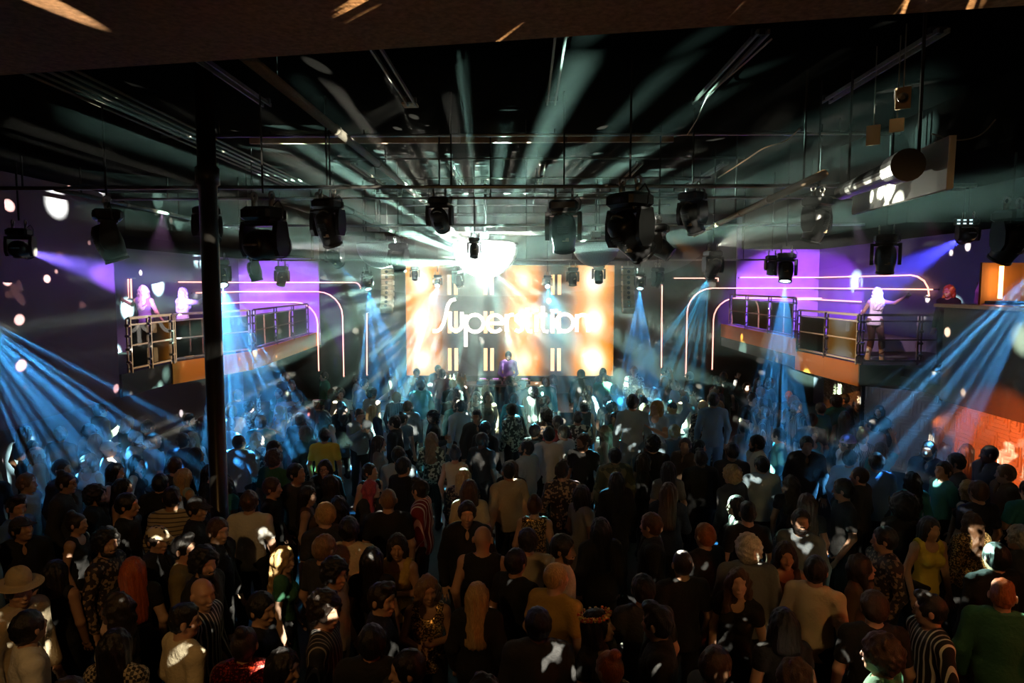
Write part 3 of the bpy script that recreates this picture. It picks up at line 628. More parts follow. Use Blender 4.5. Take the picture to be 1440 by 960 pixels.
for i, (px, py, d, hgt) in enumerate(((1228, 190, 7.2, .20), (1261, 176, 6.9, .13), (1270, 138, 6.6, .2))):
    o = empty('hanging_plate', P(px, py, d), R(-35)); tag(o, ['tan paper plate hung highest over the white panel', 'small tan tag hung over the black cylinder', 'round speaker plate hung over the white panel'][i] if i != 0 else 'larger tan paper plate hung over the white panel', 'plate')
    MB().box((0, 0, 0), (.13, .02, hgt), ch=.004).build('plate', M_TANLBL, o); MB().tube([(0, 0, hgt / 2), (0, 0, 6.5 - o.location.z)], .006, 6).build('cord', M_STEEL, o)
    if i == 2: MB().lathe([(.05, 0), (.045, .02), (.02, .01)], 14, Matrix.Translation((0, -.012, 0)) @ Matrix.Rotation(R(90), 4, 'X')).build('cone', M_STEEL, o)
def cable(label, pts, r=.009, m=None):
    P_ = [Vector(p) for p in pts]; q = []
    for i in range(len(P_) - 1):
        p0 = P_[max(i - 1, 0)]; p1 = P_[i]; p2 = P_[i + 1]; p3 = P_[min(i + 2, len(P_) - 1)]
        for k in range(6):
            t = k / 6; q.append(.5 * ((2 * p1) + (p2 - p0) * t + (2 * p0 - 5 * p1 + 4 * p2 - p3) * t * t + (-p0 + 3 * p1 - 3 * p2 + p3) * t ** 3))
    q.append(P_[-1]); p0 = q[0].copy()
    o = MB().tube([p - p0 for p in q], r, 6).build('cable', m or mat('tan_cable', (.4, .24, .14), .5), None, True, p0); tag(o, label, 'cable')
cable('tan cable hanging off the ceiling rails near the lounge', [P(1085, 55, 6.5), P(1037, 98, 7.6), P(1000, 130, 8.4), P(990, 145, 8.8), P(980, 168, 9.2), P(966, 190, 9.8)])
cable('tan cable sagging under the black bar near the brown pipe', [P(1125, 180, 8.6), P(1105, 198, 8.7), P(1075, 208, 9.0), P(1050, 224, 9.6), P(1010, 250, 10.2)])
cable('thin pale cable drooping beside the white panel', [P(1310, 188, 6.0), P(1345, 197, 6.0), P(1378, 190, 6.0), P(1400, 168, 6.0)], .006, M_GREYP)
# lounge beyond the ledge: sconce
o = empty('wall_sconce', P(1428, 428, 11.4)); o.location.x = 8.4; o.location.y = 12.0; o.location.z = 3.76
o.location = P(1404, 430, 11.9); o.location.z = 3.76; tag(o, 'curved orange lit wall sconce on the lounge ledge', 'wall lamp')
b = MB(); rr = .62
for k in range(14):
    t = R(-60 + k * 9); p = Vector((rr * math.sin(t), rr * math.cos(t) - rr, 0)); q = Vector((rr * math.sin(t + R(9)), rr * math.cos(t + R(9)) - rr, 0)); b.bar(p + Vector((.2, .3, .36)), q + Vector((.2, .3, .36)), .03, .72)
b.build('curved_back', mat('orange_sconce_back', (.8, .35, .1), .6), o)
MB().tube([(.10, .12, .10), (.10, .12, .66)], .035, 10).build('lamp_tube', mat('amber_tube', (1, .6, .3), .4, emit=(1, .55, .2), es=6), o)
MB().box((.15, .15, .03), (.5, .5, .06), ch=.01).build('base', M_BLACK, o)
# ================================================================ dance floor fittings
def barrier(label, x0, x1, y, h):
    r = empty('barrier_rail', (x0, y, 0)); tag(r, label, 'barrier'); L_ = x1 - x0; k = max(2, int(L_ / .8) + 1)
    for i in range(k): MB().tube([(L_ * i / (k - 1), 0, 0), (L_ * i / (k - 1), 0, h)], .022, 8).build('post', M_CHROME, r)
    MB().bar((-.03, 0, h), (L_ + .03, 0, h), .05, .05).build('top_rail', M_CHROME, r); MB().bar((0, 0, h - .25), (L_, 0, h - .25), .03, .03).build('lower_rail', M_CHROME, r)
barrier('chrome barrier rail in front of the white shirts near the arches', PX(438, 17.3), PX(567, 17.3), 17.3, 1.12)
barrier('chrome barrier rail in front of the silver lit floral shirt', PX(868, 16.9), PX(935, 16.9), 16.9, 1.1)
PODZ = .55
for i, (px, d, wx) in enumerate(((909, 11.0, 1.35), (1007, 11.4, .95))):
    o = empty('podium', (PX(px, d), d, 0)); tag(o, ['wide low black podium under the two pale blue tops', 'small low black podium under the denim shirt'][i], 'podium')
    MB().box((0, 0, PODZ / 2), (wx, .8, PODZ), ch=.02).build('body', M_BLACK, o); MB().box((0, 0, PODZ - .02), (wx + .03, .83, .03)).build('edge_trim', M_CHROME, o)
# ================================================================ people: smooth continuous bodies from distance fields
class SDF:
    def __init__(s, lo, hi, h):
        s.lo = np.array(lo, np.float32); s.h = h; s.n = np.ceil((np.array(hi) - s.lo) / h).astype(int) + 1
        s.F = np.full(s.n, .5, np.float32); s.ax = [s.lo[i] + h * np.arange(s.n[i], dtype=np.float32) for i in range(3)]
    def sub(s, a, b):
        i0 = np.maximum(np.floor((np.array(a) - s.lo) / s.h).astype(int), 0); i1 = np.minimum(np.ceil((np.array(b) - s.lo) / s.h).astype(int) + 1, s.n)
        if (i1 <= i0).any(): return None
        sl = tuple(slice(i0[k], i1[k]) for k in range(3))
        return sl, s.ax[0][sl[0]][:, None, None], s.ax[1][sl[1]][None, :, None], s.ax[2][sl[2]][None, None, :]
    def put(s, sl, d, k, cut=False):
        F = s.F[sl]
        if cut:
            d = -d; 
            if k > 0: hh = np.maximum(k - np.abs(F - d), 0) / k; s.F[sl] = np.maximum(F, d) + hh * hh * k * .25
            else: s.F[sl] = np.maximum(F, d)
        else:
            if k > 0: hh = np.maximum(k - np.abs(F - d), 0) / k; s.F[sl] = np.minimum(F, d) - hh * hh * k * .25
            else: s.F[sl] = np.minimum(F, d)
    def ell(s, c, r, k=.03, cut=False, rot=None, off=0.0):
        r = [q + off for q in r]; m = max(r) + .07; q = s.sub([c[i] - m for i in range(3)], [c[i] + m for i in range(3)])
        if q is None: return
        sl, X, Y, Z = q; X = X - c[0]; Y = Y - c[1]; Z = Z - c[2]
        if rot is not None:
            Rm = rot.transposed(); X, Y, Z = (Rm[0][0] * X + Rm[0][1] * Y + Rm[0][2] * Z, Rm[1][0] * X + Rm[1][1] * Y + Rm[1][2] * Z, Rm[2][0] * X + Rm[2][1] * Y + Rm[2][2] * Z)
        k0 = np.sqrt((X / r[0]) ** 2 + (Y / r[1]) ** 2 + (Z / r[2]) ** 2); k1 = np.sqrt((X / r[0] ** 2) ** 2 + (Y / r[1] ** 2) ** 2 + (Z / r[2] ** 2) ** 2) + 1e-6
        s.put(sl, k0 * (k0 - 1) / k1, k, cut)
    def cap(s, a, b, ra, rb, k=.03, off=0.0, flat=1.0):
        ra += off; rb += off; m = max(ra, rb) + .07; a = np.array(a, float); b = np.array(b, float)
        q = s.sub(np.minimum(a, b) - m, np.maximum(a, b) + m)
        if q is None: return
        sl, X, Y, Z = q; ab = b - a; L2 = float(ab @ ab) + 1e-9
        t = np.clip(((X - a[0]) * ab[0] + (Y - a[1]) * ab[1] + (Z - a[2]) * ab[2]) / L2, 0, 1)
        d = np.sqrt((X - a[0] - t * ab[0]) ** 2 + ((Y - a[1] - t * ab[1]) / flat) ** 2 + (Z - a[2] - t * ab[2]) ** 2) - (ra + (rb - ra) * t)
        s.put(sl, d, k)
    def halfz(s, z, above): # keep the part above (or below) z
        Z = s.ax[2][None, None, :]; s.F = np.maximum(s.F, (z - Z) if above else (Z - z))
    def half(s, p, nrm):    # keep the side the normal does not point to
        X, Y, Z = s.ax[0][:, None, None], s.ax[1][None, :, None], s.ax[2][None, None, :]
        s.F = np.maximum(s.F, (X - p[0]) * nrm[0] + (Y - p[1]) * nrm[1] + (Z - p[2]) * nrm[2])
    def wrinkle(s, amp, fx, fy, fz, ph=0.0):
        X, Y, Z = s.ax[0][:, None, None], s.ax[1][None, :, None], s.ax[2][None, None, :]
        s.F = s.F + amp * np.sin(fx * X + 3 * np.sin(fz * .35 * Z + ph)) * np.sin(fz * Z + 2.2 * np.sin(fx * .3 * X + fy * .4 * Y + ph)) * np.cos(fy * Y + ph)
    def mesh(s, name):
        F = s.F; ins = F < 0; n = F.shape
        c = [F[i:n[0] - 1 + i, j:n[1] - 1 + j, k:n[2] - 1 + k] for i in (0, 1) for j in (0, 1) for k in (0, 1)]
        cnt = sum((q < 0).astype(np.int8) for q in c); act = (cnt > 0) & (cnt < 8)
        idx = np.full(act.shape, -1, np.int64); I = np.argwhere(act); idx[act] = np.arange(len(I))
        val = np.stack([q[act] for q in c], 1); off = np.array([(i, j, k) for i in (0, 1) for j in (0, 1) for k in (0, 1)], np.float32)
        acc = np.zeros((len(I), 3), np.float32); num = np.zeros((len(I), 1), np.float32)
        for a in range(8):
            for b in range(a + 1, 8):
                if bin(a ^ b).count('1') != 1: continue
                va, vb = val[:, a], val[:, b]; cr = (va < 0) != (vb < 0); t = np.where(cr, va / np.where(cr, va - vb, 1), 0)[:, None]
                acc += np.where(cr[:, None], off[a] + t * (off[b] - off[a]), 0); num += cr[:, None]
        V = (I + acc / num) * s.h + s.lo
        quads = []
        for ax in range(3):
            o1, o2 = [(1, 2), (2, 0), (0, 1)][ax]
            A = [slice(None)] * 3; B = [slice(None)] * 3; A[ax] = slice(0, -1); B[ax] = slice(1, None)
            ch = ins[tuple(A)] != ins[tuple(B)]; E = np.argwhere(ch); sg = ins[tuple(A)][ch]
            ok = (E[:, o1] > 0) & (E[:, o2] > 0) & (E[:, o1] < n[o1] - 1) & (E[:, o2] < n[o2] - 1); E = E[ok]; sg = sg[ok]
            def at(d1, d2):
                Q = E.copy(); Q[:, o1] -= d1; Q[:, o2] -= d2; return idx[Q[:, 0], Q[:, 1], Q[:, 2]]
            q = np.stack([at(1, 1), at(0, 1), at(0, 0), at(1, 0)], 1); q[~sg] = q[~sg][:, ::-1]; quads.append(q)
        Q = np.concatenate(quads); Q = Q[(Q >= 0).all(1)]
        me = bpy.data.meshes.new(name); me.vertices.add(len(V)); me.vertices.foreach_set('co', V.astype(np.float32).ravel())
        me.loops.add(len(Q) * 4); me.loops.foreach_set('vertex_index', Q.astype(np.int32).ravel()); me.polygons.add(len(Q)); me.polygons.foreach_set('loop_start', np.arange(0, len(Q) * 4, 4, dtype=np.int32))
        me.update(calc_edges=True); me.polygons.foreach_set('use_smooth', np.ones(len(Q), bool)); me.materials.append(M_BLACK); return me

# poses: joints for elbows and wrists (right = +x), head yaw / pitch, leg bend, torso lean
def pose(el, wl, er, wr, yaw=0, pitch=0, legs=None, lean=0.0, hip=0.0): return dict(el=el, wl=wl, er=er, wr=wr, yaw=yaw, pitch=pitch, legs=legs, lean=lean, hip=hip)
POSES = {
    'down': pose((-.25, -.03, 1.12), (-.24, .07, .88), (.25, -.03, 1.12), (.24, .07, .88)),
    'turn': pose((-.26, -.02, 1.12), (-.22, .10, .89), (.25, -.04, 1.12), (.26, .03, .87), -28, -4),
    'look': pose((-.25, -.04, 1.12), (-.25, .02, .87), (.26, -.01, 1.12), (.21, .12, .90), 26, 12),
    'drink': pose((-.25, -.03, 1.12), (-.23, .08, .88), (.25, .02, 1.13), (.15, .24, 1.24), -14, 4),
    'raise': pose((-.25, -.03, 1.12), (-.22, .08, .89), (.30, .06, 1.56), (.24, .10, 1.80), 8, 8),
    'phone': pose((-.24, .06, 1.14), (-.07, .28, 1.30), (.24, .06, 1.14), (.07, .28, 1.32), 0, -14),
    'chest': pose((-.25, .02, 1.13), (-.06, .20, 1.18), (.25, .02, 1.13), (.08, .21, 1.14), 18, -6),
    'reach': pose((-.28, .12, 1.18), (-.18, .34, 1.30), (.30, .10, 1.24), (.20, .34, 1.40), 0, 4),
    'dj': pose((-.25, .10, 1.10), (-.14, .32, 1.02), (.25, .10, 1.10), (.12, .32, 1.02), 0, -30, lean=.05),
    'dance_a': pose((-.32, .14, 1.30), (-.52, .26, 1.38), (.27, .02, 1.14), (.32, .14, .98), 20, 5, legs=((-.10, .10, .52), (-.16, -.02, .08), (.13, .08, .52), (.20, -.06, .08)), hip=.03),
    'dance_b': pose((-.28, .08, 1.16), (-.36, .18, 1.02), (.40, .10, 1.36), (.62, .14, 1.50), 12, 0, legs=((-.06, .12, .53), (-.15, .0, .08), (.14, .05, .52), (.14, -.08, .08)), hip=-.03),
}
def headM(p): # head transform: origin at head centre
    return Matrix.Translation((0, .012 + p['lean'], 1.60)) @ Matrix.Rotation(R(p['yaw']), 4, 'Z') @ Matrix.Rotation(R(p['pitch']), 4, 'X')
def shoulders(sex): return .172 if sex == 'm' else .150
def joints(p, sex):
    sh = shoulders(sex); le = p['lean']; dx = sh - .172
    f = lambda q, sg: (q[0] + sg * dx, q[1] + le, q[2])
    J = dict(sl=(-sh, le, 1.385), sr=(sh, le, 1.385), el=f(p['el'], -1), wl=f(p['wl'], -1), er=f(p['er'], 1), wr=f(p['wr'], 1))
    lg = p['legs'] or ((-.10, .02, .50), (-.11, -.03, .08), (.10, .02, .50), (.11, -.03, .08))
    J.update(hl=(-.088 + p['hip'], 0, .92), hr=(.088 + p['hip'], 0, .92), kl=lg[0], al=lg[1], kr=lg[2], ar=lg[3]); return J
def torso(S, p, sex, off=0.0):
    le = p['lean']; hp = p['hip']
    if sex == 'm':
        S.ell((0, .0 + le, 1.27), (.162, .108, .175), .05, off=off); S.ell((hp * .5, .005 + le * .6, 1.08), (.142, .102, .16), .06, off=off); S.ell((hp, -.01, .95), (.155, .108, .12), .06, off=off)
    else:
        S.ell((0, -.005 + le, 1.27), (.140, .092, .17), .05, off=off); S.ell((hp * .5, .0 + le * .6, 1.09), (.118, .085, .15), .06, off=off); S.ell((hp, -.012, .93), (.165, .112, .13), .06, off=off)
        for x in (-.065, .065): S.ell((x, .078 + le, 1.255), (.062, .058, .062), .035, off=off)
    sh = shoulders(sex); S.cap((-sh, le, 1.385), (sh, le, 1.385), .058, .058, .05, off=off); S.cap((-.09, -.02 + le, 1.43), (.09, -.02 + le, 1.43), .04, .04, .05, off=off)
def arms(S, J, off=0.0, upto=2.0):
    for s in 'lr':
        a, b, c = (np.array(J[k + s]) for k in ('s', 'e', 'w'))
        if upto < 1: b2 = a + (b - a) * upto; S.cap(a, b2, .055, .047, .03, off=off)
        else:
            S.cap(a, b, .053, .041, .03, off=off)
            S.cap(b, b + (c - b) * min(1, upto - 1), .041, .030, .02, off=off)
def legs_(S, J, off=0.0):
    for s in 'lr':
        S.cap(J['h' + s], J['k' + s], .088, .058, .04, off=off); S.cap(J['k' + s], J['a' + s], .058, .040, .025, off=off)
        a = np.array(J['a' + s]); k = np.array(J['k' + s]); mid = k + (a - k) * .3; S.ell((mid[0], mid[1] - .018, mid[2]), (.05, .055, .12), .04, off=off)
def feet(S, J, off=0.0):
    for s in 'lr':
        a = np.array(J['a' + s]); S.cap((a[0], a[1] - .025, .042), (a[0] * 1.06, a[1] + .15, .034), .040, .030, .02, off=off); S.cap((a[0], a[1], .05), (a[0], a[1], .10), .042, .042, .02, off=off)
def hand(S, el, wr, side, grip):
    d = Vector(wr) - Vector(el); d.normalize(); up = Vector((0, 1, 0)) if abs(d.y) < .8 else Vector((0, 0, 1))
    x = d.cross(up).normalized() * side; nrm = x.cross(d).normalized() * side   # x: across the palm, thumb side = +x*...
    W = Vector(wr); rot = Matrix((x, nrm, d)).transposed()
    pc = W + d * .055; S.ell(tuple(pc), (.040, .017, .052), .02, rot=rot)
    thumb = -x
    for i, (o, ln) in enumerate(((-.033, .068), (-.011, .080), (.012, .076), (.034, .060))):
        b = W + d * .095 + x * (o * 1.05); curl = .55 if grip else .18
        m_ = b + (d + nrm * curl * .6 + x * o * 3).normalized() * ln * .5; t = m_ + (d * (1 - curl) + nrm * curl * 1.4 + x * o * 3).normalized() * ln * .5
        S.cap(tuple(b), tuple(m_), .0098, .009, .006); S.cap(tuple(m_), tuple(t), .009, .0075, .004)
    b = W + d * .03 + thumb * .03; m_ = b + (d * .6 + thumb * .8 + nrm * .25).normalized() * .04; t = m_ + (d * .9 + thumb * .2 + nrm * .4).normalized() * .035
    S.cap(tuple(b), tuple(m_), .013, .011, .012); S.cap(tuple(m_), tuple(t), .011, .009, .004)
def head(S, p, sex):
    H = headM(p); Rr = H.to_3x3(); q = lambda x, y, z: tuple(H @ Vector((x, y, z)))
    E = lambda c, r, k=.02, cut=False: S.ell(q(*c), r, k, cut, rot=Rr)
    E((0, -.012, .025), (.077, .095, .092), .02); E((0, .018, -.025), (.066, .078, .085), .04)
    E((0, .040, -.088), (.046 if sex == 'm' else .040, .045, .036), .035)         # jaw and chin
    E((0, .072, -.105), (.022, .018, .016), .02)
    E((0, .074, .030), (.055, .022, .018), .02)                                   # brow
    for x in (-.032, .032):
        E((x, .096, .002), (.017, .016, .012), .012, True); E((x, .077, .002), (.013, .013, .010), .006)   # sockets, eyes
        E((x * 1.25, .066, -.032), (.022, .024, .020), .025)                       # cheeks
        E((x * 2.75, -.006, -.010), (.013, .021, .033), .010)                      # ears
    S.cap(q(0, .088, .008), q(0, .110, -.036), .010, .015, .012)                   # nose
    E((0, .098, -.066), (.026, .010, .006), .008); E((0, .098, -.075), (.022, .011, .006), .006)   # lips
    E((0, .105, -.0705), (.024, .010, .002), .003, True)
    le = p['lean']; S.cap((0, -.012 + le, 1.40), tuple(H @ Vector((0, -.02, -.06))), .058 if sex == 'm' else .048, .052 if sex == 'm' else .044, .03)
def body_mesh(pn, sex):
    p = POSES[pn]; J = joints(p, sex); xs = [J[k][0] for k in J]; ysx = [J[k][1] for k in J]; zs = [J[k][2] for k in J]
    S = SDF((min(min(xs) - .2, -.3), min(ysx) - .22, -.01), (max(max(xs) + .2, .3), max(max(ysx) + .22, .26), max(1.76, max(zs) + .24)), .0092)
    torso(S, p, sex); arms(S, J); legs_(S, J, -.004); feet(S, J); head(S, p, sex)
    for s, sg in (('l', -1), ('r', 1)): hand(S, J['e' + s], J['w' + s], sg, pn in ('drink', 'phone', 'dj', 'chest'))
    return S.mesh('body')
def top_mesh(pn, sex, kind):
    p = POSES[pn]; J = joints(p, sex); xs = [J[k][0] for k in J]; ysx = [J[k][1] for k in J]; zs = [J[k][2] for k in J]; le = p['lean']
    z0 = {'dress': .50, 'coat': .60}.get(kind, .84)
    S = SDF((min(xs) - .16, min(ysx) - .24, z0 - .03), (max(xs) + .16, max(max(ysx) + .2, .26), max(1.56, max(zs) + .12)), .0105)
    off = {'tee': .016, 'long': .018, 'jacket': .032, 'tank': .012, 'dress': .013, 'coat': .042}[kind]
    torso(S, p, sex, off)
    if kind in ('dress', 'coat'):
        S.cap((p['hip'], -.005, .95), (p['hip'] * .7, 0, z0), .150, .195 if kind == 'dress' else .19, .04, off=off * .5, flat=.72)
    else: S.cap((p['hip'], -.005, 1.0), (p['hip'], 0, .80), .140, .150, .04, off=off * .7, flat=.74)
    up = {'tee': .62, 'tank': 0, 'dress': .35 if sex == 'f' else .6}.get(kind, 1.94)
    if up: arms(S, J, off * (.95 if up < 1 else .8), up)
    if kind in ('tee', 'long'): S.wrinkle(.004, 26, 18, 22, len(pn) * 1.3)
    else: S.wrinkle(.006, 20, 15, 17, len(pn) * 1.1 + 2)
    S.halfz(z0, True)
    nr = {'tank': (.088, .075, .075), 'dress': (.085, .075, .07)}.get(kind, (.068, .066, .06))
    S.ell((0, .005 + le, 1.475), nr, .012, True)
    if kind in ('tank', 'dress'): S.ell((0, .09 + le, 1.42), (.085, .09, .075), .012, True)
    if kind in ('tank',):
        for x in (-1, 1): S.ell((x * (shoulders(sex) + .05), le, 1.40), (.062, .12, .09), .01, True)
    if kind in ('jacket', 'coat'):                                                 # collar and open front
        for a in range(40, 321, 14):
            t = R(a + 90); S.cap((.072 * math.cos(t), .004 + le + .075 * math.sin(t), 1.425), (.078 * math.cos(t), -.004 + le + .082 * math.sin(t), 1.47), .014, .012, .012)
        S.ell((0, .16 + le, 1.41), (.034, .10, .085), .015, True)
    return S.mesh(kind)
def trouser_mesh(pn, sex):
    p = POSES[pn]; J = joints(p, sex); xs = [J[k][0] for k in ('kl', 'al', 'kr', 'ar', 'hl', 'hr')]
    S = SDF((min(xs) - .2, -.26, .05), (max(xs) + .2, .26, 1.06), .0115); off = .012
    S.ell((p['hip'], -.01, .95), (.160, .112, .12), .05, off=off); S.cap((p['hip'], 0, .94), (p['hip'], 0, 1.04), .13, .125, .04, flat=.75); legs_(S, J, off)
    S.wrinkle(.004, 30, 20, 30, 1.0); S.halfz(.085, True); S.halfz(1.02, False); return S.mesh('trousers')
def shoe_mesh(pn, sex, boot=False):
    p = POSES[pn]; J = joints(p, sex); xs = [J[k][0] for k in ('al', 'ar')]; ysx = [J[k][1] for k in ('al', 'ar')]
    S = SDF((min(xs) - .12, min(ysx) - .12, -.02), (max(xs) + .12, max(ysx) + .3, .5), .0115); feet(S, J, .012)
    if boot:
        for s in 'lr':
            a = np.array(J['a' + s]); k = np.array(J['k' + s]); S.cap(a, a + (k - a) * .86, .052, .072, .02)
    S.halfz(.0, True); S.halfz(.42 if boot else .12, False); return S.mesh('shoes')
# hair, in head space
def hair_mesh(st):
    S = SDF((-.24, -.26, -.52), (.24, .24, .30), .0085)
    cr = lambda o, k=.02: (S.ell((0, -.012, .025), (.077, .095, .092), k, off=o), S.ell((0, -.012, -.012), (.074, .088, .085), .03, off=o))
    def face(y0, zt, sl):
        S.ell((0, .125, -.025), (.078, .090, .088), .012, True)
        S.ell((0, .02, -.075), (.2, .035, .045), .012, True)
    if st == 'short': cr(.016); S.wrinkle(.006, 95, 80, 40); S.wrinkle(.004, 45, 50, 38, 1.7); face(.045, .05, 48); S.half((0, 0, -.062), (0, .55, -1))
    elif st == 'buzz': cr(.006); face(.042, .05, 46); S.half((0, 0, -.06), (0, .5, -1))
    elif st == 'fade': cr(.004); S.ell((0, .0, .075), (.076, .095, .058), .02); S.wrinkle(.006, 90, 70, 50); S.wrinkle(.004, 40, 45, 38, 1.1); face(.05, .05, 50); S.half((0, 0, -.055), (0, .5, -1))
    elif st == 'quiff': cr(.012); S.ell((0, .055, .115), (.062, .055, .036), .03); S.wrinkle(.008, 80, 52, 40); face(.048, .055, 40); S.half((0, 0, -.062), (0, .55, -1)); 
    elif st == 'curly':
        cr(.034); S.wrinkle(.012, 70, 70, 70); S.wrinkle(.008, 38, 40, 36, 2); face(.052, .045, 42); S.half((0, 0, -.075), (0, .45, -1))
    elif st == 'afro': cr(.075, .03); S.wrinkle(.012, 62, 58, 60); S.wrinkle(.008, 33, 37, 31, 1); face(.055, .03, 40); S.half((0, 0, -.10), (0, .3, -1))
    elif st in ('long', 'wavy', 'bob'):
        cr(.018); bot = {'long': -.40, 'wavy': -.36, 'bob': -.15}[st]; wd = {'long': .085, 'wavy': .105, 'bob': .09}[st]
        S.cap((-.045, -.045, -.02), (-.055, -.085, bot), .06, .055, .04); S.cap((.045, -.045, -.02), (.055, -.085, bot), .06, .055, .04); S.cap((0, -.06, 0), (0, -.10, bot), .07, .06, .04)
        for x in (-1, 1): S.cap((x * .078, .0, .02), (x * wd, -.01, max(bot * .75, -.26)), .026, .036, .03)
        if st == 'wavy': S.wrinkle(.013, 45, 40, 34); S.wrinkle(.006, 90, 70, 30, 1.0)
        else: (S.wrinkle(.008, 110, 95, 7), S.wrinkle(.006, 45, 40, 11, .8))
        face(.052, .062, 30) if False else S.ell((0, .125, -.045), (.058, .10, .115), .015, True)
        S.ell((0, .09, -.30), (.07, .085, .21), .02, True)
    elif st == 'bun': cr(.011); S.ell((0, -.06, .125), (.046, .046, .042), .02); S.wrinkle(.004, 60, 60, 30); face(.045, .05, 44); S.half((0, 0, -.07), (0, .4, -1))
    elif st == 'pony': cr(.011); S.cap((0, -.10, .05), (0, -.145, .0), .03, .035, .02); S.cap((0, -.145, .0), (0, -.125, -.28), .035, .016, .02); S.wrinkle(.004, 70, 60, 20); face(.045, .05, 44); S.half((0, -.03, -.09), (0, .6, -1)) if False else S.half((0, .03, -.03), (0, .8, -.6)) if False else None
    return S.mesh('hair')
def beard_mesh():
    S = SDF((-.12, -.06, -.18), (.12, .17, .03), .0075); S.ell((0, .043, -.094), (.050, .052, .040), .02); S.ell((0, .078, -.108), (.028, .022, .022), .02)
    for x in (-1, 1): S.cap((x * .070, .008, -.012), (x * .052, .045, -.085), .012, .020, .02); S.cap((x * .052, .045, -.085), (x * .02, .09, -.095), .018, .014, .02)
    S.cap((-.022, .099, -.055), (.022, .099, -.055), .006, .006, .01); S.wrinkle(.003, 80, 70, 60); S.ell((0, .112, -.070), (.020, .016, .008), .006, True); return S.mesh('beard')
def hat_mesh(kind):
    S = SDF((-.28, -.28, -.06), (.28, .30, .28), .009)
    if kind == 'cap': S.ell((0, -.012, .035), (.092, .108, .098), 0); S.halfz(.03, True); S.cap((-.03, .09, .045), (.03, .09, .045), .014, .014, .02); [S.cap((x, .07, .046), (x * .7, .17, .034), .009, .007, .02) for x in (-.06, -.03, 0, .03, .06)]
    elif kind == 'beanie': S.ell((0, -.02, .045), (.094, .112, .105), 0); S.wrinkle(.003, 100, 100, 10); S.halfz(.012, True); [S.cap((.09 * math.cos(t), -.018 + .106 * math.sin(t), .028), (.09 * math.cos(t + .3), -.018 + .106 * math.sin(t + .3), .028), .016, .016, .01) for t in np.arange(0, 6.28, .3)]
    elif kind == 'fedora':
        S.ell((0, -.005, .10), (.088, .105, .095), 0); S.halfz(.045, True); S.ell((0, 0, .215), (.02, .085, .04), .02, True)
        S.ell((0, 0, .054), (.175, .19, .011), .012)
    elif kind == 'hood':
        S.ell((0, -.02, .0), (.108, .125, .135), 0); S.cap((0, -.05, -.08), (0, -.06, -.16) if False else (0, -.05, -.05), .09, .09, .03); S.wrinkle(.004, 25, 25, 25); S.ell((0, .13, -.01), (.075, .12, .105), .012, True)
    return S.mesh(kind)
def flower_mesh():
    b = MB(); rnd = random.Random(5)
    for k in range(16):
        t = 2 * math.pi * k / 16; c = Vector((.088 * math.cos(t), -.01 + .106 * math.sin(t), .072 + .01 * rnd.random()))
        for j in range(5):
            u = 2 * math.pi * j / 5; q = c + Vector((.014 * math.cos(u + t), .014 * math.sin(u + t), .012 * math.cos(u * 2))); b.lathe([(.004, 0), (.013, .008), (.010, .018), (.002, .02)], 6, Matrix.Translation(q) @ Matrix.Rotation(rnd.uniform(-.7, .7), 4, 'X'))
    return b.mesh('flower_crown', M_BLACK)
def glasses_mesh():
    b = MB()
    for x in (-.032, .032): b.tube([(x + .021 * math.cos(R(a)), .108, .002 + .017 * math.sin(R(a))) for a in range(0, 361, 30)], .003, 5, False)
    b.tube([(-.011, .110, .005), (.011, .110, .005)], .003, 5)
    for s in (-1, 1): b.tube([(s * .053, .107, .006), (s * .078, .04, .008), (s * .08, -.01, .004)], .003, 5)
    return b.mesh('glasses', M_BLACK)
CACHE = {}
def get(key, fn, *a):
    if key not in CACHE: CACHE[key] = fn(*a)
    return CACHE[key]
SKIN = [mat('skin_a', (.56, .34, .24), .5), mat('skin_b', (.44, .25, .16), .5), mat('skin_c', (.26, .14, .09), .5), mat('skin_d', (.64, .42, .31), .5), mat('skin_e', (.14, .075, .05), .5)]
HAIRC = {k: mat('hair_' + k, c, .42, bump=.4, bscale=160, var=.35) for k, c in dict(black=(.008, .007, .007), dark=(.02, .013, .010), brown=(.065, .032, .016), light=(.22, .13, .065), blond=(.50, .33, .15), white=(.75, .70, .62), ginger=(.34, .11, .03), red=(.40, .09, .02), pink=(.5, .08, .12), grey=(.3, .29, .27), platinum=(.82, .74, .78)).items()}
CL = dict(black=(.010, .010, .011), charcoal=(.035, .035, .038), navy=(.015, .022, .05), grey=(.18, .18, .18), white=(.78, .78, .76), cream=(.66, .58, .42), beige=(.46, .38, .26), olive=(.20, .16, .06), mustard=(.50, .33, .08), yellow=(.72, .60, .08), lightblue=(.40, .55, .68), blue=(.08, .18, .40), denim=(.22, .34, .46), teal=(.05, .30, .32), green=(.04, .16, .09), red=(.45, .04, .03), darkred=(.14, .012, .012), brown=(.12, .07, .04), pink=(.6, .25, .3), purple=(.22, .12, .34), slate=(.22, .26, .30))
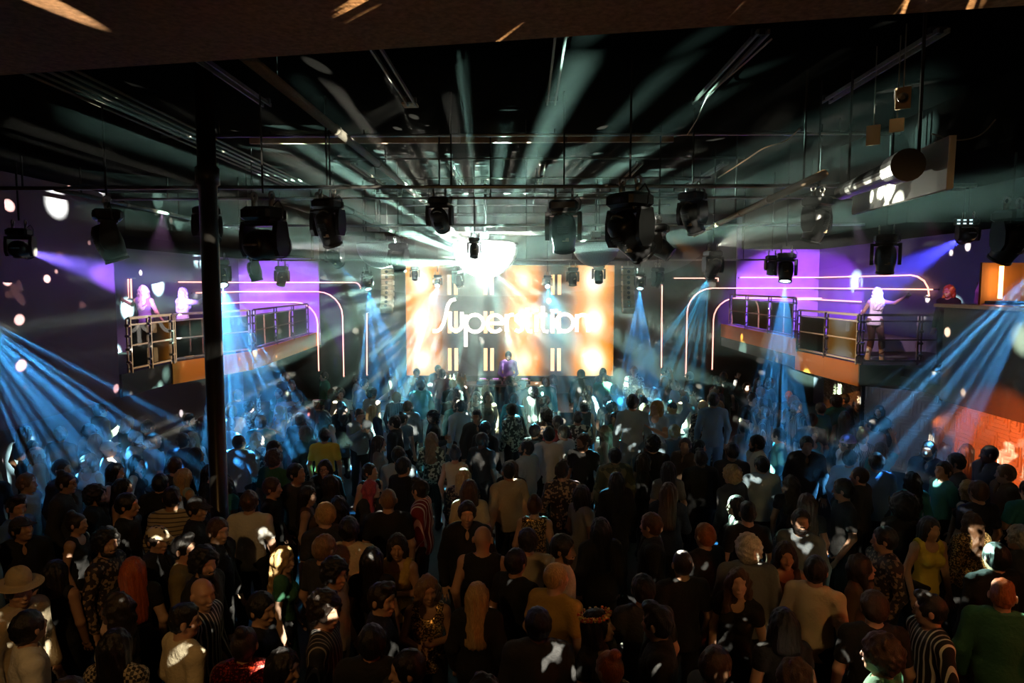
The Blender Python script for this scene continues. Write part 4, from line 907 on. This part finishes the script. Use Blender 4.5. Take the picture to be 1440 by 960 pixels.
def cloth(c):
    if c == 'striped': return banded('cloth_striped', (.012, .012, .013), (.75, .75, .72), 7.5, 'X', .80)
    if c == 'pinstriped': return banded('cloth_pinstriped', (.012, .012, .013), (.30, .27, .24), 9, 'X', .86)
    if c == 'beige striped': return banded('cloth_beige_striped', (.50, .42, .28), (.10, .08, .06), 7, 'Z', .82)
    if c == 'red and white striped': return banded('cloth_track', (.20, .015, .02), (.75, .72, .70), 5, 'X', .80)
    if c == 'checked': return spotted('cloth_checked', (.02, .02, .02), (.42, .36, .28), 42, .5, checker=True)
    if c == 'red sequinned': return spotted('cloth_red_sequin', (.10, .008, .008), (.55, .06, .04), 95, .72, .3, .7)
    if c == 'gold sequinned': return spotted('cloth_gold_sequin', (.12, .07, .02), (.9, .6, .25), 85, .62, .3, .7)
    if c == 'floral': return spotted('cloth_floral', (.03, .05, .04), (.55, .62, .50), 26, .58)
    if c == 'camouflage': return spotted('cloth_camo', (.05, .06, .03), (.16, .15, .08), 14, .55)
    if c == 'patterned': return spotted('cloth_patterned', (.03, .02, .02), (.34, .24, .16), 40, .70)
    return mat('cloth_' + c, CL[c], .85, bump=.35, bscale=38)
TOPNAME = {'tee': 't_shirt', 'long': 'shirt', 'jacket': 'jacket', 'tank': 'tank_top', 'dress': 'dress', 'coat': 'coat'}
NP = [0]
def person(loc, face, sex, hair, hc, skin, top, tc_, ps, label, group='crowd on the dance floor', scale=None, extra=(), bottom='black', boots=False):
    i = NP[0]; NP[0] += 1; rnd = random.Random(i * 77 + 5)
    s = scale or ((1.02 if sex == 'm' else .955) + rnd.uniform(-.03, .035))
    r = empty('person', loc, R(face)); r.scale = (s, s, s); tag(r, label, 'person', group)
    link('body', get(('b', ps, sex), body_mesh, ps, sex), r, SKIN[skin])
    link(TOPNAME[top], get(('t', ps, sex, top), top_mesh, ps, sex, top), r, cloth(tc_))
    link('trousers', get(('l', ps if POSES[ps]['legs'] else 'down', sex), trouser_mesh, ps if POSES[ps]['legs'] else 'down', sex), r, cloth(bottom))
    sk = ps if POSES[ps]['legs'] else 'down'
    link('boots' if boots else 'shoes', get(('s', sk, sex, boots), shoe_mesh, sk, sex, boots), r, cloth('white' if boots else 'black'))
    H = headM(POSES[ps])
    if sex == 'f': pass
    if hair not in ('bald',): o = link('hair', get(('h', hair), hair_mesh, hair), r, HAIRC[hc]); o.matrix_local = H
    for e in extra:
        if e in ('cap', 'beanie', 'fedora', 'hood'):
            o = link('hat' if e != 'hood' else 'hood', get(('x', e), hat_mesh, e), r, cloth({'cap': 'charcoal', 'beanie': 'purple', 'fedora': 'beige', 'hood': tc_}[e])); o.matrix_local = H
        elif e == 'palecap': o = link('hat', get(('x', 'cap'), hat_mesh, 'cap'), r, cloth('cream')); o.matrix_local = H
        elif e == 'beard': o = link('beard', get(('x', e), beard_mesh), r, HAIRC[hc if hc not in ('blond', 'white') else 'brown']); o.matrix_local = H
        elif e == 'glasses': o = link('glasses', get(('x', e), glasses_mesh), r, M_BLACK); o.matrix_local = H
        elif e == 'flowers': o = link('flower_crown', get(('x', e), flower_mesh), r, spotted('flower_petals', (.7, .12, .04), (.9, .7, .2), 60, .5)); o.matrix_local = H
    return r
FACE = dict(B=0, BR=-40, R=-85, FR=-135, F=180, FL=135, L=85, BL=40)
# px py facing sex hair haircolour skin top colour pose | clothing | rest of the label | extras   (px, py: middle of the head in the photograph)
PICKS = """
50 640 FL f long light 3 jacket beige turn|pale headscarf and dark wrap|near the plum wall|hood
86 659 R m short dark 0 long navy down|navy shirt|facing the stage behind the glasses wearer|
125 650 F f wavy light 3 tank white down|bright white vest|facing the camera in the cyan glare|
152 632 BR m bald dark 0 long white look|white shirt and pale cap|bent forward in the cyan glare|palecap
190 616 R m short dark 1 jacket charcoal turn|charcoal jacket|in side view under the plum wall|beard
220 620 BR m short dark 0 tee slate down|slate blue T-shirt|turned from the camera near the plum wall|
191 651 R f long dark 0 tank black turn|black vest top|smiling in side view below the slate T-shirt|
252 620 B m short black 1 jacket navy down|navy jacket|facing the stage beside the slate T-shirt|
270 617 FR f long blond 3 tank cream turn|cream vest|beside the navy jacket near the column|
92 679 R m bun dark 0 jacket charcoal down|charcoal jacket and glasses|in side view at the frame side|glasses
37 679 R m short light 3 long lightblue down|pale blue shirt|looking up into the cyan rays|
22 713 R m quiff dark 0 tee blue turn|bright blue T-shirt|looking up at the frame edge|
135 696 R m curly black 1 jacket black down|black jacket|in side view near the plum wall|beard
162 663 R f long black 0 tank black down|black strappy top|with arms down before the charcoal vest|
183 686 R f bob black 1 tank charcoal down|charcoal vest|in side view before the striped sweater|
217 679 B m short black 0 jacket black down|black jacket with pale collar|facing the stage behind the beige striped sweater|
230 703 B m fade dark 1 long beige striped down|beige sweater with dark stripes|facing the stage near the column|
192 708 R m short black 0 tee black down|plain black T-shirt|next to the beige striped sweater|
280 711 R m short dark 0 jacket black turn|black jacket and dark cap|beside the column|cap
257 671 BR f long blond 3 tank lightblue down|pale blue strappy top|between the column and the navy jacket|
250 655 B m short brown 0 tee charcoal down|charcoal T-shirt|facing the stage near the column|
287 666 R f long black 0 dress black turn|black dress|in side view by the column|
328 702 B m short brown 0 tee white down|white T-shirt|facing the stage just past the column|
322 596 BR m bald dark 3 long lightblue down|pale blue shirt|in the strong blue fan by the column|
350 572 BR f curly dark 0 long floral raise|floral blouse|raising an arm in the strong blue fan|
385 631 R m short dark 0 tee grey down|grey T-shirt|in side view under the strong blue fan|
456 612 B m short black 1 tee yellow down|yellow T-shirt|facing the stage|
457 658 F f long dark 0 jacket black down|black jacket and sunglasses|facing the camera|glasses
520 663 FR f short dark 3 tank black look|black vest|facing the camera with a lit forehead|
414 668 FR m short black 1 tee charcoal look|charcoal T-shirt|looking down in the middle of the floor|
462 681 L f long dark 0 long black turn|black long sleeved top|facing the column side|
567 656 BR m short black 1 long black down|black shirt|facing the stage below the backpack straps|
560 640 B m short black 0 long lightblue down|pale blue shirt with dark backpack straps|facing the stage|
640 638 B f bun dark 0 tank cream down|cream vest|facing the stage in mid floor|
592 688 L m quiff dark 3 jacket red and white striped turn|red track top with white stripes|facing the column side|
522 688 FR f wavy pink 3 jacket charcoal look|charcoal jacket|pink lit, turned to the camera|
546 703 B m buzz light 0 tee black down|black T-shirt|facing the stage behind the red track top|
660 688 B f bob brown 0 tee cream down|cream T-shirt|facing the stage in the middle of the floor|
457 723 BL m short blond 3 tee charcoal look|charcoal T-shirt|with a pale lit crown beside the cream yellow T-shirt|
657 721 F m short dark 0 jacket black down|black leather jacket|smiling at the camera|
427 696 R f long dark 0 tank brown turn|brown strappy top|with a bare shoulder in side view|
392 683 R m short brown 0 tee black down|black T-shirt|in side view by the strong blue fan|
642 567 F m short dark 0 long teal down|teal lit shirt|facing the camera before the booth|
670 557 F f long dark 1 tank black down|black vest|facing the camera at the booth front|
686 558 F f long brown 1 tank brown down|brown vest|facing the camera at the booth front|
607 618 B f wavy light 3 long floral down|floral shirt|facing the stage under the lettering|
532 623 R f long dark 3 long grey down|grey long sleeved top|in side view under the blue fan|
496 536 R m short dark 1 long white down|white shirt|in side view behind the barrier rail|
520 535 FR m short dark 0 jacket blue chest|blue jacket|between the white shirts behind the barrier rail|
552 524 L m short dark 0 tee white look|white T-shirt|leaning behind the barrier rail|
586 524 F m short black 1 jacket black down|black jacket|silhouetted on the first orange column|
616 519 F m short dark 3 jacket grey chest|grey jacket|standing beside the booth bottles|
817 526 B m short black 1 coat black down|black hooded coat|silhouetted on the last orange column|hood
848 522 B f long brown 0 coat brown down|brown fur coat|at the foot of the last orange column|
892 522 F m short white 3 long floral down|floral shirt|silver lit beside the screen edge|
934 522 R m short dark 0 tee lightblue drink|pale blue T-shirt|in side view by the straight neon pole|
970 529 L m short black 1 jacket black turn|black jacket and cap|between the neon poles|cap
1050 545 F m short dark 0 jacket charcoal raise|charcoal jacket|raising an arm under the copper fascia|
772 611 B m short black 0 long white down|white shirt|facing the stage, one of two side by side|
793 608 BL m short dark 3 tee white down|white T-shirt|turned to the neighbour in a white shirt|
752 606 BR m short dark 0 tee charcoal down|charcoal T-shirt|beside the pair in white|
853 608 L f wavy light 3 tank beige turn|beige vest|in side view below the podium|
882 609 B f wavy blond 3 long beige down|beige long sleeved top|facing the stage below the podium|
915 623 B m curly black 1 tee black down|black T-shirt|just under the wide podium|
937 626 R f long black 0 tank black turn|black vest|in side view below the podium|
900 648 R f bob dark 1 long black look|black long sleeved top|in side view by the camouflage jacket|
972 623 FL m short brown 0 jacket brown look|brown jacket|looking down below the denim shirt|
980 612 B m short blond 3 tee grey down|grey T-shirt|facing the stage just below the denim shirt|
1065 623 L m short black 1 jacket white turn|white jacket|in side view near the small podium|beard
867 676 B f long black 0 coat black down|long black coat|facing the stage in mid floor|
940 661 B f long dark 0 tee grey down|grey T-shirt|facing the stage behind the long black coat|
917 738 L m short brown 0 jacket black turn|black jacket|in profile with a lit nose|
1030 668 BL m curly blond 3 jacket charcoal down|charcoal jacket|facing away beside the white jacket|
752 711 B f bun brown 0 tank gold sequinned down|gold sequinned top|facing the stage in mid floor|
1052 722 B m fade dark 0 tee black down|black T-shirt|with lit ears, facing the stage|
860 573 R m short black 1 tee black down|black T-shirt|in side view beside the podium|
870 641 B m short black 1 jacket camouflage down|camouflage jacket|facing the stage|
1192 623 L m short dark 0 jacket white turn|white jacket and purple beanie|in side view|beanie,glasses
1187 561 L m short black 1 coat black turn|black coat|in side view against the maze wall|
1237 578 FL f long dark 3 jacket black down|black jacket|half turned against the maze wall|
1307 633 FL m short black 0 jacket navy down|navy jacket|half turned in front of the maze wall|beard
1342 651 L m short black 0 long charcoal turn|charcoal shirt with pale collar|in side view by the red maze wall|beard,glasses
1210 648 BR m short black 0 long lightblue down|pale blue hoodie|turned from the camera below the beanie|
1255 651 B m short dark 1 long blue down|blue shirt|facing the stage below the maze wall|
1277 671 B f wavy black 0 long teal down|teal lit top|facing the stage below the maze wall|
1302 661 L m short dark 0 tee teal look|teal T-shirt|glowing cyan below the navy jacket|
1187 688 L m short black 0 tee black turn|black T-shirt|in sharp profile below the hoodie|
1135 708 B f long brown 0 dress black down|black dress|facing the stage beside the grey shirt|
1127 732 FL m short dark 0 long slate look|slate grey shirt|turned to the camera|beard
1392 638 L m buzz black 4 jacket charcoal turn|charcoal jacket|in side view before the red maze wall|
1415 666 L m short light 3 jacket brown turn|brown jacket|lit from above near the red maze wall|
1357 686 BL f wavy blond 3 tank black down|black vest|turned away near the red maze wall|
1272 713 B f afro black 1 jacket black down|black jacket|facing the stage amid the blue rays|
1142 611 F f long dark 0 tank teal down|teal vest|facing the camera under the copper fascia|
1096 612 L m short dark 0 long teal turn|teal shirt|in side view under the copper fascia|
30 743 FR m short black 1 jacket black look|black jacket and dark cap|leaning at the frame edge|cap
107 736 R f bun dark 0 tank black down|black vest|in side view near the frame edge|
147 768 R m curly black 0 long patterned turn|dark patterned shirt|in side view|beard
110 797 B f bob black 1 tank black down|black strapless top|showing bare shoulders, facing the stage|
25 829 R m short dark 0 jacket beige turn|beige jacket and fedora|at the frame edge|fedora
38 882 BR m short black 0 long white look|white shirt|bending forward at the bottom corner|
200 763 R m short dark 0 jacket black turn|black jacket and silvery cap|in side view|palecap
187 803 BL f long red 3 dress black down|black dress|lit orange, turned from the camera|
247 769 R m quiff black 0 long olive drink|olive sweater|holding a glass|
305 746 R m short brown 3 jacket black turn|black jacket|with a lit brow under the column|
285 791 R m curly black 0 jacket black turn|black jacket|in side view behind the striped shirt|beard
283 834 R m bald dark 0 long striped turn|black and white striped shirt|bare headed, in side view|
245 877 BR m fade black 0 long cream turn|cream shirt|in side view at the bottom corner|
175 905 B f long black 0 long checked down|checked top|facing the stage at the bottom corner|
345 905 B f bun dark 1 jacket red sequinned down|dark red sequinned jacket|facing the stage|
365 857 R m short black 0 tee black turn|black T-shirt|in side view above the sequinned jacket|
410 788 R f wavy blond 3 dress green turn|green dress|in side view|
447 771 BR m short light 0 tee charcoal down|charcoal T-shirt|with a lit crown beside the green dress|
490 745 B m short black 0 tee cream down|cream yellow T-shirt|facing the stage|
477 799 R m curly black 1 long beige turn|beige shirt|in side view beside the green dress|
455 857 R m curly dark 0 long pinstriped turn|dark pinstriped shirt|in side view|
520 787 B f long black 0 dress black down|black dress|facing the stage beside the beige shirt|
552 772 F f long dark 1 tank mustard chest|mustard vest|with a hand at the mouth, facing the camera|
535 842 R m quiff dark 0 jacket black turn|black hoodie|red lit, in side view|
610 829 F f wavy light 1 tank gold sequinned chest|small gold sequinned vest|facing the camera|
662 837 B f long blond 3 jacket black down|black jacket|facing the stage behind the gold sequinned vest|
695 759 B m bald dark 0 tank black down|black waistcoat|bare headed, facing the stage|
525 905 B m short black 1 jacket black down|black jacket|facing the stage with a red lit ear|
397 938 R f long black 1 tank black turn|black vest|lit red at the bottom of the frame|
572 938 FL m short black 0 jacket charcoal turn|charcoal jacket|lit red at the bottom of the frame|
778 769 R m short black 0 long white turn|white shirt|in side view behind the mustard T-shirt|beard
781 812 BR m buzz blond 3 tee mustard turn|mustard T-shirt|facing the stage|
761 878 B m short black 4 jacket charcoal down|charcoal jacket with pale epaulettes|a silhouette before the mustard T-shirt|
738 764 B m short dark 0 tee cream down|cream T-shirt with a dark strap|facing the stage|
845 744 B f long black 1 jacket black down|black jacket|with a lit parting in mid floor|
992 753 BL m short ginger 3 tee black down|black T-shirt with teal collar|facing the stage|
960 793 B m buzz dark 0 tee black down|black T-shirt|with a lit ear beside the teal collar|
1042 814 FL f wavy brown 0 dress black look|black dress|red lit, turned to the camera|
1067 772 B m curly white 3 jacket grey down|grey jacket|facing the stage beside the black dress|
917 874 L m quiff black 0 jacket black turn|black jacket over white shirt|leaning in profile|
905 829 B m short dark 0 tee charcoal down|charcoal T-shirt|with a lit temple behind the leaning profile|
845 880 FR f bob black 1 dress black look|black dress and flower crown|red lit|flowers
858 940 BL f bun red 0 tank brown down|brown vest|facing away at the bottom of the frame|
725 787 BR m short black 1 tee black down|black T-shirt|next to the strapped cream T-shirt|
1245 758 L m short black 0 long patterned turn|brown patterned shirt|in side view|
1307 742 F f long dark 0 tank yellow down|yellow top|smiling at the camera|
1367 735 B f wavy brown 0 jacket gold sequinned down|brown sequinned jacket|facing the stage near the frame edge|
1210 797 FR f wavy dark 0 long brown look|brown long sleeved top|turned to the camera|
1147 802 BR m short black 0 long cream down|cream button shirt|turned from the camera|
1230 854 B m short brown 0 tee black down|black T-shirt|facing the stage in the bottom corner|
1310 857 L m quiff black 0 long striped turn|black shirt with white stripes|in side view|
1410 838 BR m fade ginger 0 jacket green down|dark green jacket|facing the stage at the frame edge|
1102 878 B f bob black 0 dress black down|black dress|a silhouette below the cream button shirt|
1402 784 B m short black 0 jacket black down|black jacket|with a lit nape behind the dark green jacket|
1088 784 F f bob dark 1 tank brown down|small brown vest|facing the camera|
1435 757 BL f curly grey 0 jacket charcoal down|charcoal jacket|facing away at the frame edge|
"""
pk = []
for ln in PICKS.strip().splitlines():
    a, cl_, rest, ex = (ln.split('|') + [''])[:4]; q = a.split()
    px, py, fc, sex, hr, hc, sk, top = q[:8]; ps = q[-1]; col = ' '.join(q[8:-1])
    pk.append(dict(px=float(px), py=float(py), fc=fc, sex=sex, hair=hr, hc=hc, sk=int(sk), top=top, col=col, ps=ps, who=cl_, rest=rest, ex=[e for e in ex.strip().split(',') if e], zb=0.0))
RND = random.Random(11)
for p in pk:
    p['s'] = (1.02 if p['sex'] == 'm' else .955) + RND.uniform(-.03, .03)
    w_ = PZ(p['px'], p['py'], p['zb'] + 1.60 * p['s']); p['x'], p['y'] = w_.x, min(w_.y, 22.0); p['fix'] = True
    if p['y'] > 20.2: p['y'] = 20.1; p['x'] = P(p['px'], p['py'], 20.1).x
# three people stand on podiums
POD = [dict(px=892, d=10.95, fc='B', sex='m', hair='short', hc='dark', sk=0, top='long', col='lightblue', ps='down', label='person in pale blue shirt facing the stage on the wide podium'),
       dict(px=927, d=11.1, fc='FL', sex='f', hair='wavy', hc='blond', sk=3, top='dress', col='lightblue', ps='reach', label='person in pale blue dress reaching out on the wide podium'),
       dict(px=1007, d=11.4, fc='B', sex='m', hair='short', hc='dark', sk=0, top='long', col='denim', ps='down', label='person in denim blue shirt facing the stage on the small podium')]
blockers = [(PX(q['px'], q['d']), q['d'], .62) for q in POD] + [(pc.x, pc.y, .45)]
def push(items, it=60, dmin=.45):
    for _ in range(it):
        mv = 0
        for i in range(len(items)):
            a = items[i]
            for j in range(i):
                b = items[j]; dx = a['x'] - b['x']; dy = a['y'] - b['y']; d = math.hypot(dx, dy)
                if d < dmin:
                    if d < 1e-3: dx, dy, d = .01, .01, .014
                    k = (dmin - d) / d * .5; a['x'] += dx * k; a['y'] += dy * k; b['x'] -= dx * k; b['y'] -= dy * k; mv += 1
            for bx, by, br in blockers:
                dx = a['x'] - bx; dy = a['y'] - by; d = math.hypot(dx, dy)
                if d < br: k = (br - d) / max(d, .01); a['x'] += dx * k; a['y'] += dy * k; mv += 1
            if 16.6 < a['y'] < 17.65 and (PX(430, 17.3) < a['x'] < PX(575, 17.3) or PX(860, 17) < a['x'] < PX(942, 17)): a['y'] = 17.75 if a['y'] > 17.1 else 16.5
            if 18.55 < a['y'] < 20.0 and bx0 - .3 < a['x'] < bx1 + .3: a['y'] = 18.5
            a['x'] = max(-9.4, min(7.25 if 8.5 < a['y'] < 13.2 else 9.4, a['x']))
        if not mv: break
push(pk)
# fill the floor between them
items = [dict(x=p['x'], y=p['y']) for p in pk]; fill = []
cand = []
r2 = random.Random(21)
for _ in range(26000):
    y = r2.uniform(3.9, 18.4); hw = min(8.6 if y < 13 else 6.6, y * .80 + .3); x = r2.uniform(-hw, hw); cand.append((x, y))
TARGET = 296 - len(pk) - len(POD) - 6
grid = {}
def near(x, y, r):
    for q in items:
        if (q['x'] - x) ** 2 + (q['y'] - y) ** 2 < r * r: return True
    return False
for x, y in cand:
    if len(fill) >= TARGET: break
    rr = .50 + .012 * y
    if near(x, y, rr): continue
    if any(math.hypot(x - bx, y - by) < br + .05 for bx, by, br in blockers): continue
    if 16.5 < y < 17.8 and (PX(425, 17.3) < x < PX(580, 17.3) or PX(855, 17) < x < PX(948, 17)): continue
    if (x > 6.6 and y > 12.4) or x > 7.25: continue
    it = dict(x=x, y=y); items.append(it); fill.append(it)
HS = dict(m=['short'] * 6 + ['fade', 'quiff', 'curly', 'buzz'], f=['long'] * 5 + ['wavy', 'wavy', 'bob', 'bun', 'pony', 'curly'])
HCs = ['black'] * 5 + ['dark'] * 6 + ['brown'] * 4 + ['light', 'blond', 'blond', 'ginger']
TOPS = dict(m=['tee', 'tee', 'long', 'jacket', 'jacket'], f=['tank', 'tank', 'dress', 'long', 'jacket', 'tee'])
COLS = ['black'] * 7 + ['charcoal'] * 3 + ['navy', 'navy', 'grey', 'white', 'cream', 'lightblue', 'beige', 'brown', 'green', 'darkred', 'denim', 'teal', 'slate', 'patterned', 'pinstriped', 'floral']
COLW = {'lightblue': 'pale blue', 'darkred': 'dark red'}
FW = dict(B='facing the stage', BR='half turned to the lounge', R='in side view', FR='half turned to the camera', F='facing the camera', FL='half turned to the camera', L='in side view', BL='half turned to the column')
TW = dict(tee='T-shirt', long='shirt', jacket='jacket', tank='vest', dress='dress', coat='coat')
used = set()
for p in pk:
    lab = ('person in ' + p['who'] + ' ' + p['rest']).strip(); p['label'] = lab; used.add(lab)
    person((p['x'], p['y'], 0), FACE[p['fc']] + RND.uniform(-10, 10), p['sex'], p['hair'], p['hc'], p['sk'], p['top'], p['col'], p['ps'], lab, scale=p['s'], extra=p['ex'])
for q in POD:
    person((PX(q['px'], q['d']), q['d'], PODZ), FACE[q['fc']], q['sex'], q['hair'], q['hc'], q['sk'], q['top'], q['col'], q['ps'], q['label'], bottom='denim')
uniq = {}
for p in pk: uniq[p['who']] = uniq.get(p['who'], 0) + 1
LM = [p for p in pk if uniq[p['who']] == 1]
for p in fill:
    sex = RND.choice('mmf' if p['y'] > 8 else 'mf'); hr = RND.choice(HS[sex]); top = RND.choice(TOPS[sex]); col = RND.choice(COLS)
    fc = RND.choice(['B'] * 7 + ['BR', 'BR', 'BL', 'BL', 'R', 'L', 'FR', 'FL', 'F']); ps = RND.choice(['down'] * 4 + ['turn'] * 3 + ['look'] * 3 + ['drink', 'chest', 'phone', 'raise' if p['y'] > 10 else 'chest'])
    act = {'drink': 'hand lifted', 'phone': 'both hands up', 'raise': 'arm raised', 'chest': 'hands at chest'}.get(ps)
    base = 'person in %s %s %s' % (COLW.get(col, col), TW[top], act or FW[fc])
    ls = sorted(LM, key=lambda q: (q['x'] - p['x']) ** 2 + (q['y'] - p['y']) ** 2)[:9]; lab = None
    for q in ls:
        dx = p['x'] - q['x']; dy = p['y'] - q['y']
        rel = ('behind' if dy > 0 else 'in front of') if abs(dy) > abs(dx) else 'beside'
        t = '%s, %s the %s' % (base, rel, q['who'])
        if t not in used and len(t.replace(',', '').split()) <= 16: lab = t; break
    lab = lab or base + ' in the packed crowd'; used.add(lab)
    person((p['x'], p['y'], 0), FACE[fc] + RND.uniform(-22, 22), sex, hr, RND.choice(HCs), RND.choice([0, 0, 0, 1, 1, 3, 3, 2, 4]), top, col, ps, lab, extra=(['beard'] if sex == 'm' and RND.random() < .25 else []) + (['cap'] if sex == 'm' and RND.random() < .05 else []))
# performers
dj = P(715, 505, 20.05); person((dj.x, 20.0, .4), 180, 'm', 'short', 'dark', 0, 'long', 'purple', 'dj', 'person in purple shirt bending over the decks at the booth', 'performers', extra=['beard'])
a = P(203, 500, 13.9); person((-7.98, 14.1, HB), 8, 'f', 'wavy', 'platinum', 0, 'tank', 'purple', 'dance_a', 'dancer in dark trousers and purple top reaching over the near railing', 'performers', boots=False)
person((P(258, 430, 15.4).x, 15.4, HB), -20, 'f', 'wavy', 'platinum', 0, 'long', 'white', 'dance_b', 'dancer in white top behind the railing beside the column', 'performers', boots=True)
person((P(1233, 430, 15.2).x, 15.2, HB), -18, 'f', 'wavy', 'platinum', 1, 'tank', 'white', 'dance_b', 'lone dancer in white boots and top, arm stretched out', 'performers', bottom='brown', boots=True)
lamp('SPOT', (6.4, 11.2, 5.2), (8.3, 13.25, 3.9), 160, (1.0, .25, .6), 22, .5, .02)
person((8.05, 13.2, 2.44), 120, 'f', 'wavy', 'red', 0, 'long', 'black', 'down', 'person in black shirt watching from behind the lounge ledge', 'performers')
person((8.75, 13.3, 2.44), -150, 'f', 'bun', 'dark', 1, 'long', 'purple', 'raise', 'person in purple sleeves raising a hand behind the lounge ledge', 'performers')
# things held
o = empty('drinking_glass', (0, 0, 0)); tag(o, 'short glass held by the person in the olive sweater', 'glass')
MB().lathe([(.03, 0), (.036, .11), (.033, .11), (.028, .01)], 14).build('tumbler', mat('pale_tumbler', (.6, .55, .4), .1), o, True)
MB().lathe([(.027, .012), (.032, .07)], 12).build('drink', mat('amber_drink', (.5, .3, .08), .2), o)
for p in pk:
    if p['who'] == 'olive sweater':
        M = Matrix.Translation((p['x'], p['y'], 0)) @ Matrix.Rotation(R(FACE[p['fc']]), 4, 'Z'); o.location = M @ Vector((.12 * p['s'], .31 * p['s'], 1.24 * p['s']))
